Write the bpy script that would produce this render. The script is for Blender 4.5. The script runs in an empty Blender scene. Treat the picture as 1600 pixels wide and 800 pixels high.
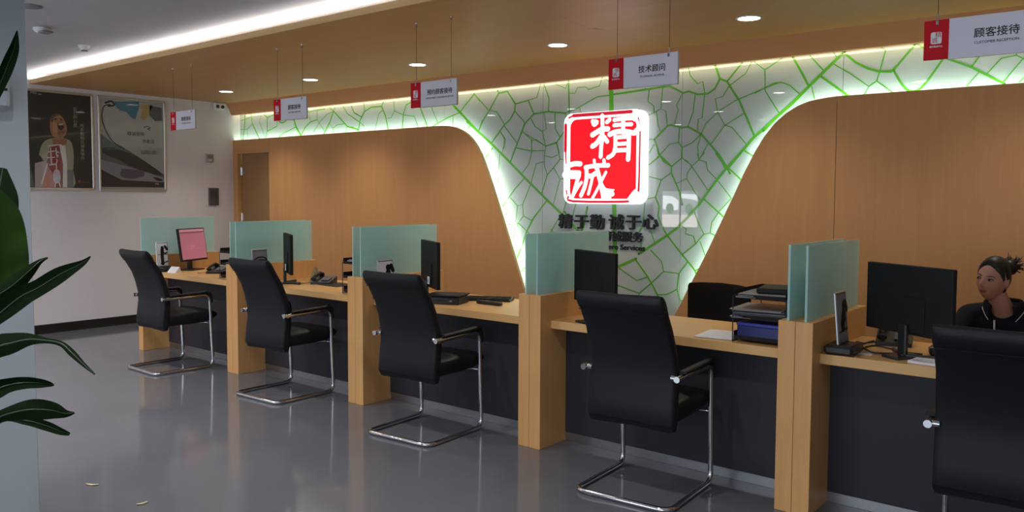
import bpy, math, random
import numpy as np
from mathutils import Vector, Matrix

C = bpy.context.scene.collection
SC = bpy.context.scene
PI = math.pi
random.seed(7)

# ------------------------------------------------------------------ camera
F_PX = 1278.549
YAW, PITCH, ROLL = math.radians(-39.288), math.radians(-3.296), math.radians(0.24)
EYE = 1.55
cam_data = bpy.data.cameras.new('camera')
cam_data.sensor_width = 36.0
cam_data.lens = 36.0 * F_PX / 1600.0
cam_data.shift_y = -20.0 / 1600.0
cam_data.clip_start = 0.02
cam = bpy.data.objects.new('camera', cam_data)
C.objects.link(cam)
_ex = Vector((math.cos(YAW), -math.sin(YAW), 0))
_ez = Vector((-math.sin(PITCH) * math.sin(YAW), -math.sin(PITCH) * math.cos(YAW), math.cos(PITCH)))
_fw = Vector((math.cos(PITCH) * math.sin(YAW), math.cos(PITCH) * math.cos(YAW), math.sin(PITCH)))
_r = _ex * math.cos(ROLL) + _ez * math.sin(ROLL)
_u = -_ex * math.sin(ROLL) + _ez * math.cos(ROLL)
M = Matrix((( _r.x, _u.x, -_fw.x, 0), (_r.y, _u.y, -_fw.y, 0), (_r.z, _u.z, -_fw.z, EYE), (0, 0, 0, 1)))
cam.matrix_world = M
SC.camera = cam

# ------------------------------------------------------------------ colour management, world
SC.view_settings.view_transform = 'Standard'
SC.view_settings.look = 'None'
SC.view_settings.gamma = 1.0
SC.view_settings.use_curve_mapping = False
SC.view_settings.exposure = 0.0
SC.cycles.use_denoising = True
SC.cycles.max_bounces = 8
SC.cycles.sample_clamp_indirect = 4.0
W = bpy.data.worlds.new('world')
SC.world = W
W.use_nodes = True
W.node_tree.nodes['Background'].inputs[0].default_value = (0.55, 0.65, 0.8, 1)
W.node_tree.nodes['Background'].inputs[1].default_value = 0.3

# levels of every light in the room
E_DOWN = 21.0        # watts of each downlight over the counter
E_HALL = 25.0       # watts of each downlight in the hall
E_WINDOW = 190.0     # daylight through the glass front behind the camera
E_LED_COOL = 32.0    # emission of the led strips behind the wood panels
E_LED_WARM = 12.0    # emission of the strip behind the bulkhead
E_LED_COVE = 22.0    # emission of the strip lying on the lowered ceiling
E_LOGO = 1.15

# ------------------------------------------------------------------ room measures (metres)
XL = -9.739          # left wall
XR = 3.2             # right wall
YF = -4.6            # glass front behind the camera
YG = 6.185           # glass leaf wall
YP = 6.07            # wood panels
ZW = 2.87            # white ceiling
ZS = 2.743           # underside of the lowered wooden ceiling
YS = 3.618           # its front edge
YD = 3.922           # front of the counter dividers
ZD = 0.947           # top of the dividers
ZT = 0.786           # counter top
YT = 4.03            # its front edge
YB = 4.705           # its back edge
DIVX = [-7.94, -6.26, -4.622, -2.984, -1.345, 0.293]   # right faces of the dividers

def area(name, loc, size, power, col, rot=(0, 0, 0), shape='RECTANGLE', sy=None, spread=None):
    d = bpy.data.lights.new(name, 'AREA')
    d.shape = shape; d.size = size
    if sy: d.size_y = sy
    d.energy = power; d.color = col
    if spread: d.spread = spread
    o = bpy.data.objects.new(name, d); C.objects.link(o)
    o.location = loc; o.rotation_euler = rot
    return o
area('daylight', (-2.5, YF + 0.12, 1.5), 9.5, E_WINDOW, (0.80, 0.90, 1.0), (PI / 2, 0, 0), 'RECTANGLE', 2.4)

# ------------------------------------------------------------------ materials
def new_mat(name):
    m = bpy.data.materials.new(name); m.use_nodes = True
    nt = m.node_tree
    return m, nt, nt.nodes['Principled BSDF']
def plain(name, col, rough=0.5, metal=0.0, spec=0.5, coat=0.0, var=0.0, scale=8.0, bump=0.0, bscale=60.0, sheen=0.0):
    m, nt, b = new_mat(name)
    b.inputs['Base Color'].default_value = (*col, 1)
    b.inputs['Roughness'].default_value = rough
    b.inputs['Metallic'].default_value = metal
    b.inputs['Specular IOR Level'].default_value = spec
    b.inputs['Coat Weight'].default_value = coat
    b.inputs['Coat Roughness'].default_value = 0.03
    if sheen: b.inputs['Sheen Weight'].default_value = sheen
    if var or bump:
        tc = nt.nodes.new('ShaderNodeTexCoord')
        n = nt.nodes.new('ShaderNodeTexNoise'); n.inputs['Scale'].default_value = scale; n.inputs['Detail'].default_value = 5
        nt.links.new(tc.outputs['Object'], n.inputs['Vector'])
    if var:
        r = nt.nodes.new('ShaderNodeValToRGB')
        r.color_ramp.elements[0].position = 0.3; r.color_ramp.elements[1].position = 0.7
        r.color_ramp.elements[0].color = (*[c * (1 - var) for c in col], 1)
        r.color_ramp.elements[1].color = (*[min(1, c * (1 + var)) for c in col], 1)
        nt.links.new(n.outputs['Fac'], r.inputs['Fac']); nt.links.new(r.outputs['Color'], b.inputs['Base Color'])
    if bump:
        n2 = nt.nodes.new('ShaderNodeTexNoise'); n2.inputs['Scale'].default_value = bscale; n2.inputs['Detail'].default_value = 3
        nt.links.new(tc.outputs['Object'], n2.inputs['Vector'])
        bp = nt.nodes.new('ShaderNodeBump'); bp.inputs['Strength'].default_value = bump; bp.inputs['Distance'].default_value = 0.002
        nt.links.new(n2.outputs['Fac'], bp.inputs['Height']); nt.links.new(bp.outputs['Normal'], b.inputs['Normal'])
    return m
def emit(name, col, s):
    m, nt, b = new_mat(name)
    b.inputs['Base Color'].default_value = (*[min(.9, c) for c in col], 1)
    b.inputs['Emission Color'].default_value = (*col, 1)
    b.inputs['Emission Strength'].default_value = s
    if name.startswith('logo_r'): b.inputs['Base Color'].default_value = (.3, .002, .006, 1)
    return m
def wood(name, light, dark, axis='Z', rough=0.42, spec=0.4, fine=1.0):
    m, nt, b = new_mat(name)
    b.inputs['Roughness'].default_value = rough
    b.inputs['Specular IOR Level'].default_value = spec
    tc = nt.nodes.new('ShaderNodeTexCoord')
    mp = nt.nodes.new('ShaderNodeMapping')
    s = {'Z': (9, 9, 0.7), 'X': (0.7, 9, 9), 'Y': (9, 0.7, 9)}[axis]
    mp.inputs['Scale'].default_value = [q * fine for q in s]
    nt.links.new(tc.outputs['Object'], mp.inputs['Vector'])
    n = nt.nodes.new('ShaderNodeTexNoise'); n.inputs['Scale'].default_value = 1.0; n.inputs['Detail'].default_value = 4; n.inputs['Distortion'].default_value = 1.1
    nt.links.new(mp.outputs['Vector'], n.inputs['Vector'])
    mp2 = nt.nodes.new('ShaderNodeMapping')
    mp2.inputs['Scale'].default_value = [q * 9 if q > 1 else q * 3 for q in s]
    nt.links.new(tc.outputs['Object'], mp2.inputs['Vector'])
    n2 = nt.nodes.new('ShaderNodeTexNoise'); n2.inputs['Scale'].default_value = 1.2; n2.inputs['Detail'].default_value = 6
    nt.links.new(mp2.outputs['Vector'], n2.inputs['Vector'])
    mx = nt.nodes.new('ShaderNodeMix'); mx.data_type = 'FLOAT'; mx.inputs[0].default_value = 0.4
    nt.links.new(n.outputs['Fac'], mx.inputs[2]); nt.links.new(n2.outputs['Fac'], mx.inputs[3])
    r = nt.nodes.new('ShaderNodeValToRGB')
    r.color_ramp.elements[0].position = 0.32; r.color_ramp.elements[1].position = 0.66
    r.color_ramp.elements[0].color = (*dark, 1); r.color_ramp.elements[1].color = (*light, 1)
    nt.links.new(mx.outputs[0], r.inputs['Fac']); nt.links.new(r.outputs['Color'], b.inputs['Base Color'])
    bp = nt.nodes.new('ShaderNodeBump'); bp.inputs['Strength'].default_value = 0.05; bp.inputs['Distance'].default_value = 0.001
    nt.links.new(n2.outputs['Fac'], bp.inputs['Height']); nt.links.new(bp.outputs['Normal'], b.inputs['Normal'])
    return m
def frosted(name, col):
    m, nt, b = new_mat(name)
    b.inputs['Base Color'].default_value = (*col, 1)
    b.inputs['Roughness'].default_value = 0.32
    b.inputs['Transmission Weight'].default_value = 0.55
    b.inputs['IOR'].default_value = 1.3
    return m

MT = dict(
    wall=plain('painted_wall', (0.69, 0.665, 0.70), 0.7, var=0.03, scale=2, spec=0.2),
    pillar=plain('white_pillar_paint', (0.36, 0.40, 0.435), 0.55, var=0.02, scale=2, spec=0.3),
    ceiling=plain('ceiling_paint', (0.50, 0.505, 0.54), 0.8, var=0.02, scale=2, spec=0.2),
    floor=plain('polished_floor', (0.122, 0.126, 0.144), 0.09, spec=0.5, var=0.07, scale=1.6),
    skirt=plain('black_skirting', (0.012, 0.011, 0.012), 0.35),
    panel=wood('panel_wood', (0.63, 0.33, 0.142), (0.575, 0.292, 0.12), rough=.55, spec=.15),
    fascia=wood('fascia_wood', (0.58, 0.265, 0.115), (0.54, 0.24, 0.10), 'X'),
    soffit=wood('soffit_wood', (0.58, 0.325, 0.12), (0.53, 0.29, 0.10), 'X', spec=.25),
    edge=wood('pale_edge_wood', (0.62, 0.42, 0.2), (0.52, 0.34, 0.15), 'X'),
    oak=wood('counter_oak', (0.69, 0.38, 0.15), (0.60, 0.315, 0.115), 'Z'),
    oak_top=wood('counter_oak_top', (0.72, 0.43, 0.175), (0.64, 0.365, 0.14), 'X', rough=0.3),
    door=wood('door_wood', (0.33, 0.18, 0.08), (0.28, 0.15, 0.065)),
    slate=plain('slate_front', (0.030, 0.027, 0.036), 0.5, spec=0.3, var=0.05, scale=3),
    glassback=plain('back_painted_glass', (0.43, 0.49, 0.49), 0.3, coat=1.0, spec=0.5),
    vein=plain('green_vein', (0.075, 0.36, 0.006), 0.3, coat=0.5),
    frost=frosted('frosted_glass', (0.66, 0.96, 0.94)),
    frost_edge=plain('glass_edge', (0.16, 0.36, 0.31), 0.2),
    clear=plain('clear', (0.8, 0.8, 0.8), 0.1),
    leather=plain('black_leather', (0.008, 0.0085, 0.012), 0.5, spec=0.28, bump=0.25, bscale=180),
    mesh_black=plain('black_mesh', (0.018, 0.014, 0.014), 0.75, spec=0.2, bump=0.3, bscale=400),
    chrome=plain('chrome', (0.62, 0.62, 0.64), 0.14, metal=1.0),
    steel=plain('brushed_steel', (0.42, 0.42, 0.44), 0.35, metal=1.0),
    alu=plain('aluminium', (0.55, 0.54, 0.52), 0.3, metal=1.0),
    black=plain('black_plastic', (0.014, 0.014, 0.016), 0.38),
    black_matt=plain('matt_black_plastic', (0.011, 0.011, 0.012), 0.6, spec=0.25),
    screen=plain('dark_screen', (0.006, 0.006, 0.008), 0.12),
    grey=plain('grey_plastic', (0.22, 0.22, 0.23), 0.5),
    white=plain('white_plastic', (0.75, 0.75, 0.76), 0.45),
    paper=plain('white_paper', (0.74, 0.74, 0.78), 0.8, spec=0.2),
    lilac=plain('sign_white', (0.72, 0.70, 0.78), 0.45),
    red=plain('sign_red', (0.60, 0.008, 0.018), 0.55, spec=.15),
    ink=plain('black_ink', (0.012, 0.012, 0.016), 0.5),
    blue=plain('blue_file', (0.012, 0.02, 0.13), 0.4),
    blue_top=plain('blue_file_lid', (0.03, 0.05, 0.32), 0.4),
    cream=plain('cream_card', (0.55, 0.47, 0.27), 0.7),
    brown=plain('brown_plastic', (0.16, 0.06, 0.04), 0.5),
    skin=plain('skin', (0.52, 0.27, 0.20), 0.5, spec=0.35, var=0.05, scale=9),
    lip=plain('lips', (0.30, 0.07, 0.06), 0.4),
    hair=plain('black_hair', (0.009, 0.007, 0.007), 0.5, spec=0.4, bump=0.6, bscale=120),
    navy=plain('navy_polo', (0.010, 0.010, 0.018), 0.85, spec=0.2, bump=0.2, bscale=300),
    eye=plain('eye_white', (0.32, 0.28, 0.26), 0.25),
    iris=plain('iris', (0.02, 0.012, 0.01), 0.2),
    leaf=plain('leaf_green', (0.012, 0.034, 0.003), 0.6, spec=0.06, var=0.3, scale=5),
    leaf_dark=plain('leaf_dark', (0.006, 0.015, 0.004), 0.7, spec=0.04, var=0.25, scale=7),
    leaf_rib=plain('leaf_rib', (0.010, 0.024, 0.006), 0.4),
    pot=plain('pot_ceramic', (0.5, 0.5, 0.5), 0.3),
    soil=plain('soil', (0.03, 0.02, 0.012), 0.9, var=0.4, scale=60),
    led_cool=emit('led_cool', (0.74, 1.0, 0.82), E_LED_COOL),
    led_warm=emit('led_warm', (1.0, 0.93, 0.55), E_LED_WARM),
    led_cove=emit('led_cove', (1.0, 0.99, 0.96), E_LED_COVE),
    lamp=emit('lamp_disc', (1.0, 0.98, 0.93), 14.0),
    logo_white=emit('logo_white', (1.0, 1.0, 1.0), E_LOGO),
    logo_red=emit('logo_red', (1.0, 0.002, 0.012), E_LOGO * 0.85),
    logo_ring=emit('logo_ring', (0.62, 0.008, 0.03), E_LOGO * 0.75),
    pink=emit('pink_screen', (0.36, 0.125, 0.17), 0.55),
    pink_bar=emit('screen_bar', (0.09, 0.05, 0.08), 0.55),
    pink_pale=emit('screen_pale', (0.45, 0.20, 0.25), 0.55),
    mag=plain('magazine_grey', (.10, .10, .11), .35, var=.3, scale=20),
    mag2=plain('magazine_pale', (.25, .25, .27), .35, var=.2, scale=20),
    glass_clear=frosted('window_glass', (0.9, 0.95, 0.95)),
)
MT['glass_clear'].node_tree.nodes['Principled BSDF'].inputs['Roughness'].default_value = 0.02
MT['glass_clear'].node_tree.nodes['Principled BSDF'].inputs['Transmission Weight'].default_value = 1.0
for k_ in ('glassback', 'vein'):
    q_ = MT[k_].node_tree.nodes['Principled BSDF']; q_.inputs['Coat IOR'].default_value = 1.75 if k_ == 'glassback' else 1.45; q_.inputs['Coat Roughness'].default_value = .01; q_.inputs['Coat Weight'].default_value = 1
def flat(name, col, rough=0.35):
    k = 'f_' + name
    if k not in MT: MT[k] = plain(name, col, rough, coat=0.3)
    return MT[k]

# ------------------------------------------------------------------ mesh helpers
class MB:
    """collects vertices and faces for ONE mesh object"""
    def __init__(self): self.v = []; self.f = []; self.m = []; self.cur = 0; self.s = []; self.smooth = False
    def add(self, vs, fs, smooth=None):
        o = len(self.v); self.v += [tuple(q) for q in vs]
        for f in fs:
            self.f.append([i + o for i in f]); self.m.append(self.cur); self.s.append(self.smooth if smooth is None else smooth)
        return self
    def box(self, x0, x1, y0, y1, z0, z1, b=0.0):
        if b <= 0:
            vs = [(x, y, z) for x in (x0, x1) for y in (y0, y1) for z in (z0, z1)]
            return self.add(vs, [(0, 1, 3, 2), (4, 6, 7, 5), (0, 4, 5, 1), (2, 3, 7, 6), (0, 2, 6, 4), (1, 5, 7, 3)], False)
        b = min(b, abs(x1 - x0) / 2.01, abs(y1 - y0) / 2.01, abs(z1 - z0) / 2.01)
        vs = []; idx = {}
        for i, (x, sx) in enumerate(((x0, 1), (x1, -1))):
            for j, (y, sy) in enumerate(((y0, 1), (y1, -1))):
                for k, (z, sz) in enumerate(((z0, 1), (z1, -1))):
                    for a, q in enumerate(((x, y + sy * b, z + sz * b), (x + sx * b, y, z + sz * b), (x + sx * b, y + sy * b, z))):
                        idx[i, j, k, a] = len(vs); vs.append(q)
        fs = []
        I = idx
        for i in (0, 1): fs.append([I[i, 0, 0, 0], I[i, 1, 0, 0], I[i, 1, 1, 0], I[i, 0, 1, 0]])
        for j in (0, 1): fs.append([I[0, j, 0, 1], I[1, j, 0, 1], I[1, j, 1, 1], I[0, j, 1, 1]])
        for k in (0, 1): fs.append([I[0, 0, k, 2], I[1, 0, k, 2], I[1, 1, k, 2], I[0, 1, k, 2]])
        for j in (0, 1):
            for k in (0, 1): fs.append([I[0, j, k, 1], I[1, j, k, 1], I[1, j, k, 2], I[0, j, k, 2]])
        for i in (0, 1):
            for k in (0, 1): fs.append([I[i, 0, k, 0], I[i, 1, k, 0], I[i, 1, k, 2], I[i, 0, k, 2]])
        for i in (0, 1):
            for j in (0, 1): fs.append([I[i, j, 0, 0], I[i, j, 1, 0], I[i, j, 1, 1], I[i, j, 0, 1]])
        for i in (0, 1):
            for j in (0, 1):
                for k in (0, 1): fs.append([I[i, j, k, 0], I[i, j, k, 1], I[i, j, k, 2]])
        return self.add(vs, fs, False)
    def rings(self, R, cap=True, smooth=True, closed=False):
        n = len(R[0]); vs = [p for r in R for p in r]; fs = []
        m = len(R)
        for i in range(m if closed else m - 1):
            for j in range(n):
                a = i * n + j; b_ = i * n + (j + 1) % n; c = ((i + 1) % m) * n + (j + 1) % n; d = ((i + 1) % m) * n + j
                fs.append((a, b_, c, d))
        self.add(vs, fs, smooth)
        if cap and not closed:
            self.add(R[0], [list(range(n))[::-1]], False); self.add(R[-1], [list(range(n))], False)
        return self
    def tube(self, pts, r, n=12, cap=True, closed=False):
        pts = [Vector(p) for p in pts]; R = []; up = None
        rr = r if isinstance(r, (list, tuple)) else [r] * len(pts)
        m = len(pts)
        for i, p in enumerate(pts):
            if closed: t = (pts[(i + 1) % m] - pts[i - 1]).normalized()
            else: t = (pts[min(i + 1, m - 1)] - pts[max(i - 1, 0)]).normalized()
            if up is None:
                up = Vector((0, 0, 1)) if abs(t.z) < 0.9 else Vector((1, 0, 0))
            s = t.cross(up)
            if s.length < 1e-6: s = t.orthogonal()
            s.normalize(); up = s.cross(t).normalized()
            R.append([tuple(p + (s * math.cos(a) + up * math.sin(a)) * rr[i]) for a in [2 * PI * k / n for k in range(n)]])
        return self.rings(R, cap, True, closed)
    def cyl(self, c, r, z0, z1, n=24, r2=None):
        r2 = r if r2 is None else r2
        R = [[(c[0] + q * math.cos(a), c[1] + q * math.sin(a), z) for a in [2 * PI * k / n for k in range(n)]] for q, z in ((r, z0), (r2, z1))]
        return self.rings(R)
    def lathe(self, c, prof, n=24):
        return self.rings([[(c[0] + q * math.cos(a), c[1] + q * math.sin(a), c[2] + z) for a in [2 * PI * k / n for k in range(n)]] for q, z in prof])
    def ell(self, c, r, nu=20, nv=12, rot=None):
        R = []
        for i in range(1, nv):
            t = PI * i / nv
            ring = [Vector((r[0] * math.sin(t) * math.cos(a), r[1] * math.sin(t) * math.sin(a), -r[2] * math.cos(t))) for a in [2 * PI * k / nu for k in range(nu)]]
            if rot: ring = [rot @ q for q in ring]
            R.append([tuple(Vector(c) + q) for q in ring])
        return self.rings(R, True, True)
    def prism(self, poly, fn, d0, d1):
        """poly in 2D; fn(a, b, d) -> 3D"""
        n = len(poly)
        A = [fn(a, b_, d0) for a, b_ in poly]; B = [fn(a, b_, d1) for a, b_ in poly]
        self.add(A, [list(range(n))[::-1]], False); self.add(B, [list(range(n))], False)
        self.add(A + B, [(i, (i + 1) % n, n + (i + 1) % n, n + i) for i in range(n)], False)
        return self
    def build(self, name, mats, parent=None, loc=None, rot=None):
        me = bpy.data.meshes.new(name); me.from_pydata(self.v, [], self.f)
        if not isinstance(mats, (list, tuple)): mats = [mats]
        for q in mats: me.materials.append(q)
        me.polygons.foreach_set('material_index', self.m)
        me.polygons.foreach_set('use_smooth', self.s)
        me.update()
        import bmesh
        bm = bmesh.new(); bm.from_mesh(me); bmesh.ops.recalc_face_normals(bm, faces=bm.faces); bm.to_mesh(me); bm.free()
        o = bpy.data.objects.new(name, me); C.objects.link(o)
        if parent: o.parent = parent
        if loc: o.location = loc
        if rot: o.rotation_euler = rot
        return o

def thing(name, label, cat, loc=(0, 0, 0), rz=0.0, group=None):
    o = bpy.data.objects.new(name, None); o.empty_display_size = 0.1; C.objects.link(o)
    o.location = loc; o.rotation_euler = (0, 0, rz)
    o['label'] = label; o['category'] = cat
    if group: o['group'] = group
    return o
def tag(o, label, cat, group=None):
    o['label'] = label; o['category'] = cat
    if group: o['group'] = group
    return o
def struct(o, label=None):
    o['kind'] = 'structure'
    if label: o['label'] = label
    return o
def copy_tree(o, parent=None):
    c = o.copy(); C.objects.link(c)
    if parent: c.parent = parent; c.matrix_parent_inverse = o.matrix_parent_inverse.copy()
    for ch in list(o.children): copy_tree(ch, c)
    return c
def fillet(pts, r, n=6):
    pts = [Vector(p) for p in pts]; out = [pts[0]]
    for i in range(1, len(pts) - 1):
        a, b_, c = pts[i - 1], pts[i], pts[i + 1]
        u = (a - b_); v = (c - b_); rr = min(r, u.length * .49, v.length * .49)
        u.normalize(); v.normalize()
        p0 = b_ + u * rr; p1 = b_ + v * rr
        for k in range(n + 1):
            t = k / n
            out.append((p0 * (1 - t) ** 2) + b_ * (2 * t * (1 - t)) + p1 * t ** 2)
    out.append(pts[-1]); return out
def rrect(x0, x1, z0, z1, r, n=6):
    o = []
    for cx, cz, a0 in ((x1 - r, z1 - r, 0), (x0 + r, z1 - r, 90), (x0 + r, z0 + r, 180), (x1 - r, z0 + r, 270)):
        for k in range(n + 1):
            a = math.radians(a0 + 90 * k / n); o.append((cx + r * math.cos(a), cz + r * math.sin(a)))
    return o
def smooth_line(p, sub=4):
    """Catmull-Rom through 2D points"""
    if len(p) < 3: return [tuple(q) for q in p]
    out = []
    for i in range(len(p) - 1):
        p0 = p[max(i - 1, 0)]; p1 = p[i]; p2 = p[i + 1]; p3 = p[min(i + 2, len(p) - 1)]
        for k in range(sub):
            t = k / sub
            out.append(tuple(0.5 * ((2 * b) + (-a + c) * t + (2 * a - 5 * b + 4 * c - d) * t * t + (-a + 3 * b - 3 * c + d) * t ** 3) for a, b, c, d in zip(p0, p1, p2, p3)))
    out.append(tuple(p[-1])); return out
def stroke(mb, pts, w, fn, d0, d1, rounded=True, sub=4, taper=None):
    """a flat brush stroke of width w along 2D pts, thickness d0..d1 through fn(a,b,d)"""
    P = [Vector(q) for q in (smooth_line(pts, sub) if sub > 1 else pts)]
    if len(P) < 2: return
    n = len(P); L = []; R = []
    for i in range(n):
        t = (P[min(i + 1, n - 1)] - P[max(i - 1, 0)])
        if t.length < 1e-9: t = Vector((1, 0))
        t.normalize(); nn = Vector((-t.y, t.x)); h = w / 2 * (taper[0] + (taper[1] - taper[0]) * i / (n - 1) if taper else 1)
        L.append(P[i] + nn * h); R.append(P[i] - nn * h)
    quads = []
    vs = []
    for i in range(n): vs += [fn(L[i].x, L[i].y, d1), fn(R[i].x, R[i].y, d1)]
    quads += [(2 * i, 2 * i + 1, 2 * i + 3, 2 * i + 2) for i in range(n - 1)]
    mb.add(vs, quads, False)
    if abs(d1 - d0) > 1e-6:
        for S in (L, R):
            vs = []
            for q in S: vs += [fn(q.x, q.y, d0), fn(q.x, q.y, d1)]
            mb.add(vs, [(2 * i, 2 * i + 1, 2 * i + 3, 2 * i + 2) for i in range(n - 1)], False)
    if rounded:
        for e in (0, -1):
            c = P[e]; k = 10; h = w / 2 * (taper[0 if e == 0 else 1] if taper else 1)
            ring = [fn(c.x + h * math.cos(2 * PI * q / k), c.y + h * math.sin(2 * PI * q / k), d1) for q in range(k)]
            mb.add(ring, [list(range(k))], False)
def text_mesh(name, s, size, mat, parent, mtx, extrude=0.0, bold=0.0, align='CENTER', sx=1.0, spacing=1.0):
    cu = bpy.data.curves.new(name, 'FONT'); cu.body = s; cu.size = size; cu.extrude = extrude
    cu.align_x = align; cu.align_y = 'CENTER'; cu.resolution_u = 3; cu.space_character = spacing
    t = bpy.data.objects.new(name + '_tmp', cu); C.objects.link(t)
    dg = bpy.context.evaluated_depsgraph_get()
    me = bpy.data.meshes.new_from_object(t.evaluated_get(dg)); me.name = name
    bpy.data.objects.remove(t); bpy.data.curves.remove(cu)
    if bold:      # a bolder weight: the outline laid down again a hair to each side
        import bmesh
        bm = bmesh.new()
        for i_, (dx, dy) in enumerate(((bold, 0), (-bold, 0), (0, bold), (0, -bold), (bold * .7, bold * .7), (-bold * .7, -bold * .7))):
            c_ = me.copy(); c_.transform(Matrix.Translation((dx, dy, .00004 * i_))); bm.from_mesh(c_); bpy.data.meshes.remove(c_)
        bm.to_mesh(me); bm.free()
    me.transform(Matrix.Diagonal((sx, 1, 1, 1))); me.transform(mtx)
    me.materials.clear(); me.materials.append(mat)
    o = bpy.data.objects.new(name, me); C.objects.link(o)
    if parent: o.parent = parent
    return o
FRONT = Matrix.Rotation(PI / 2, 4, 'X')                       # text in XZ plane facing -y
def on_front(x, y, z): return Matrix.Translation((x, y, z)) @ FRONT

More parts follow.
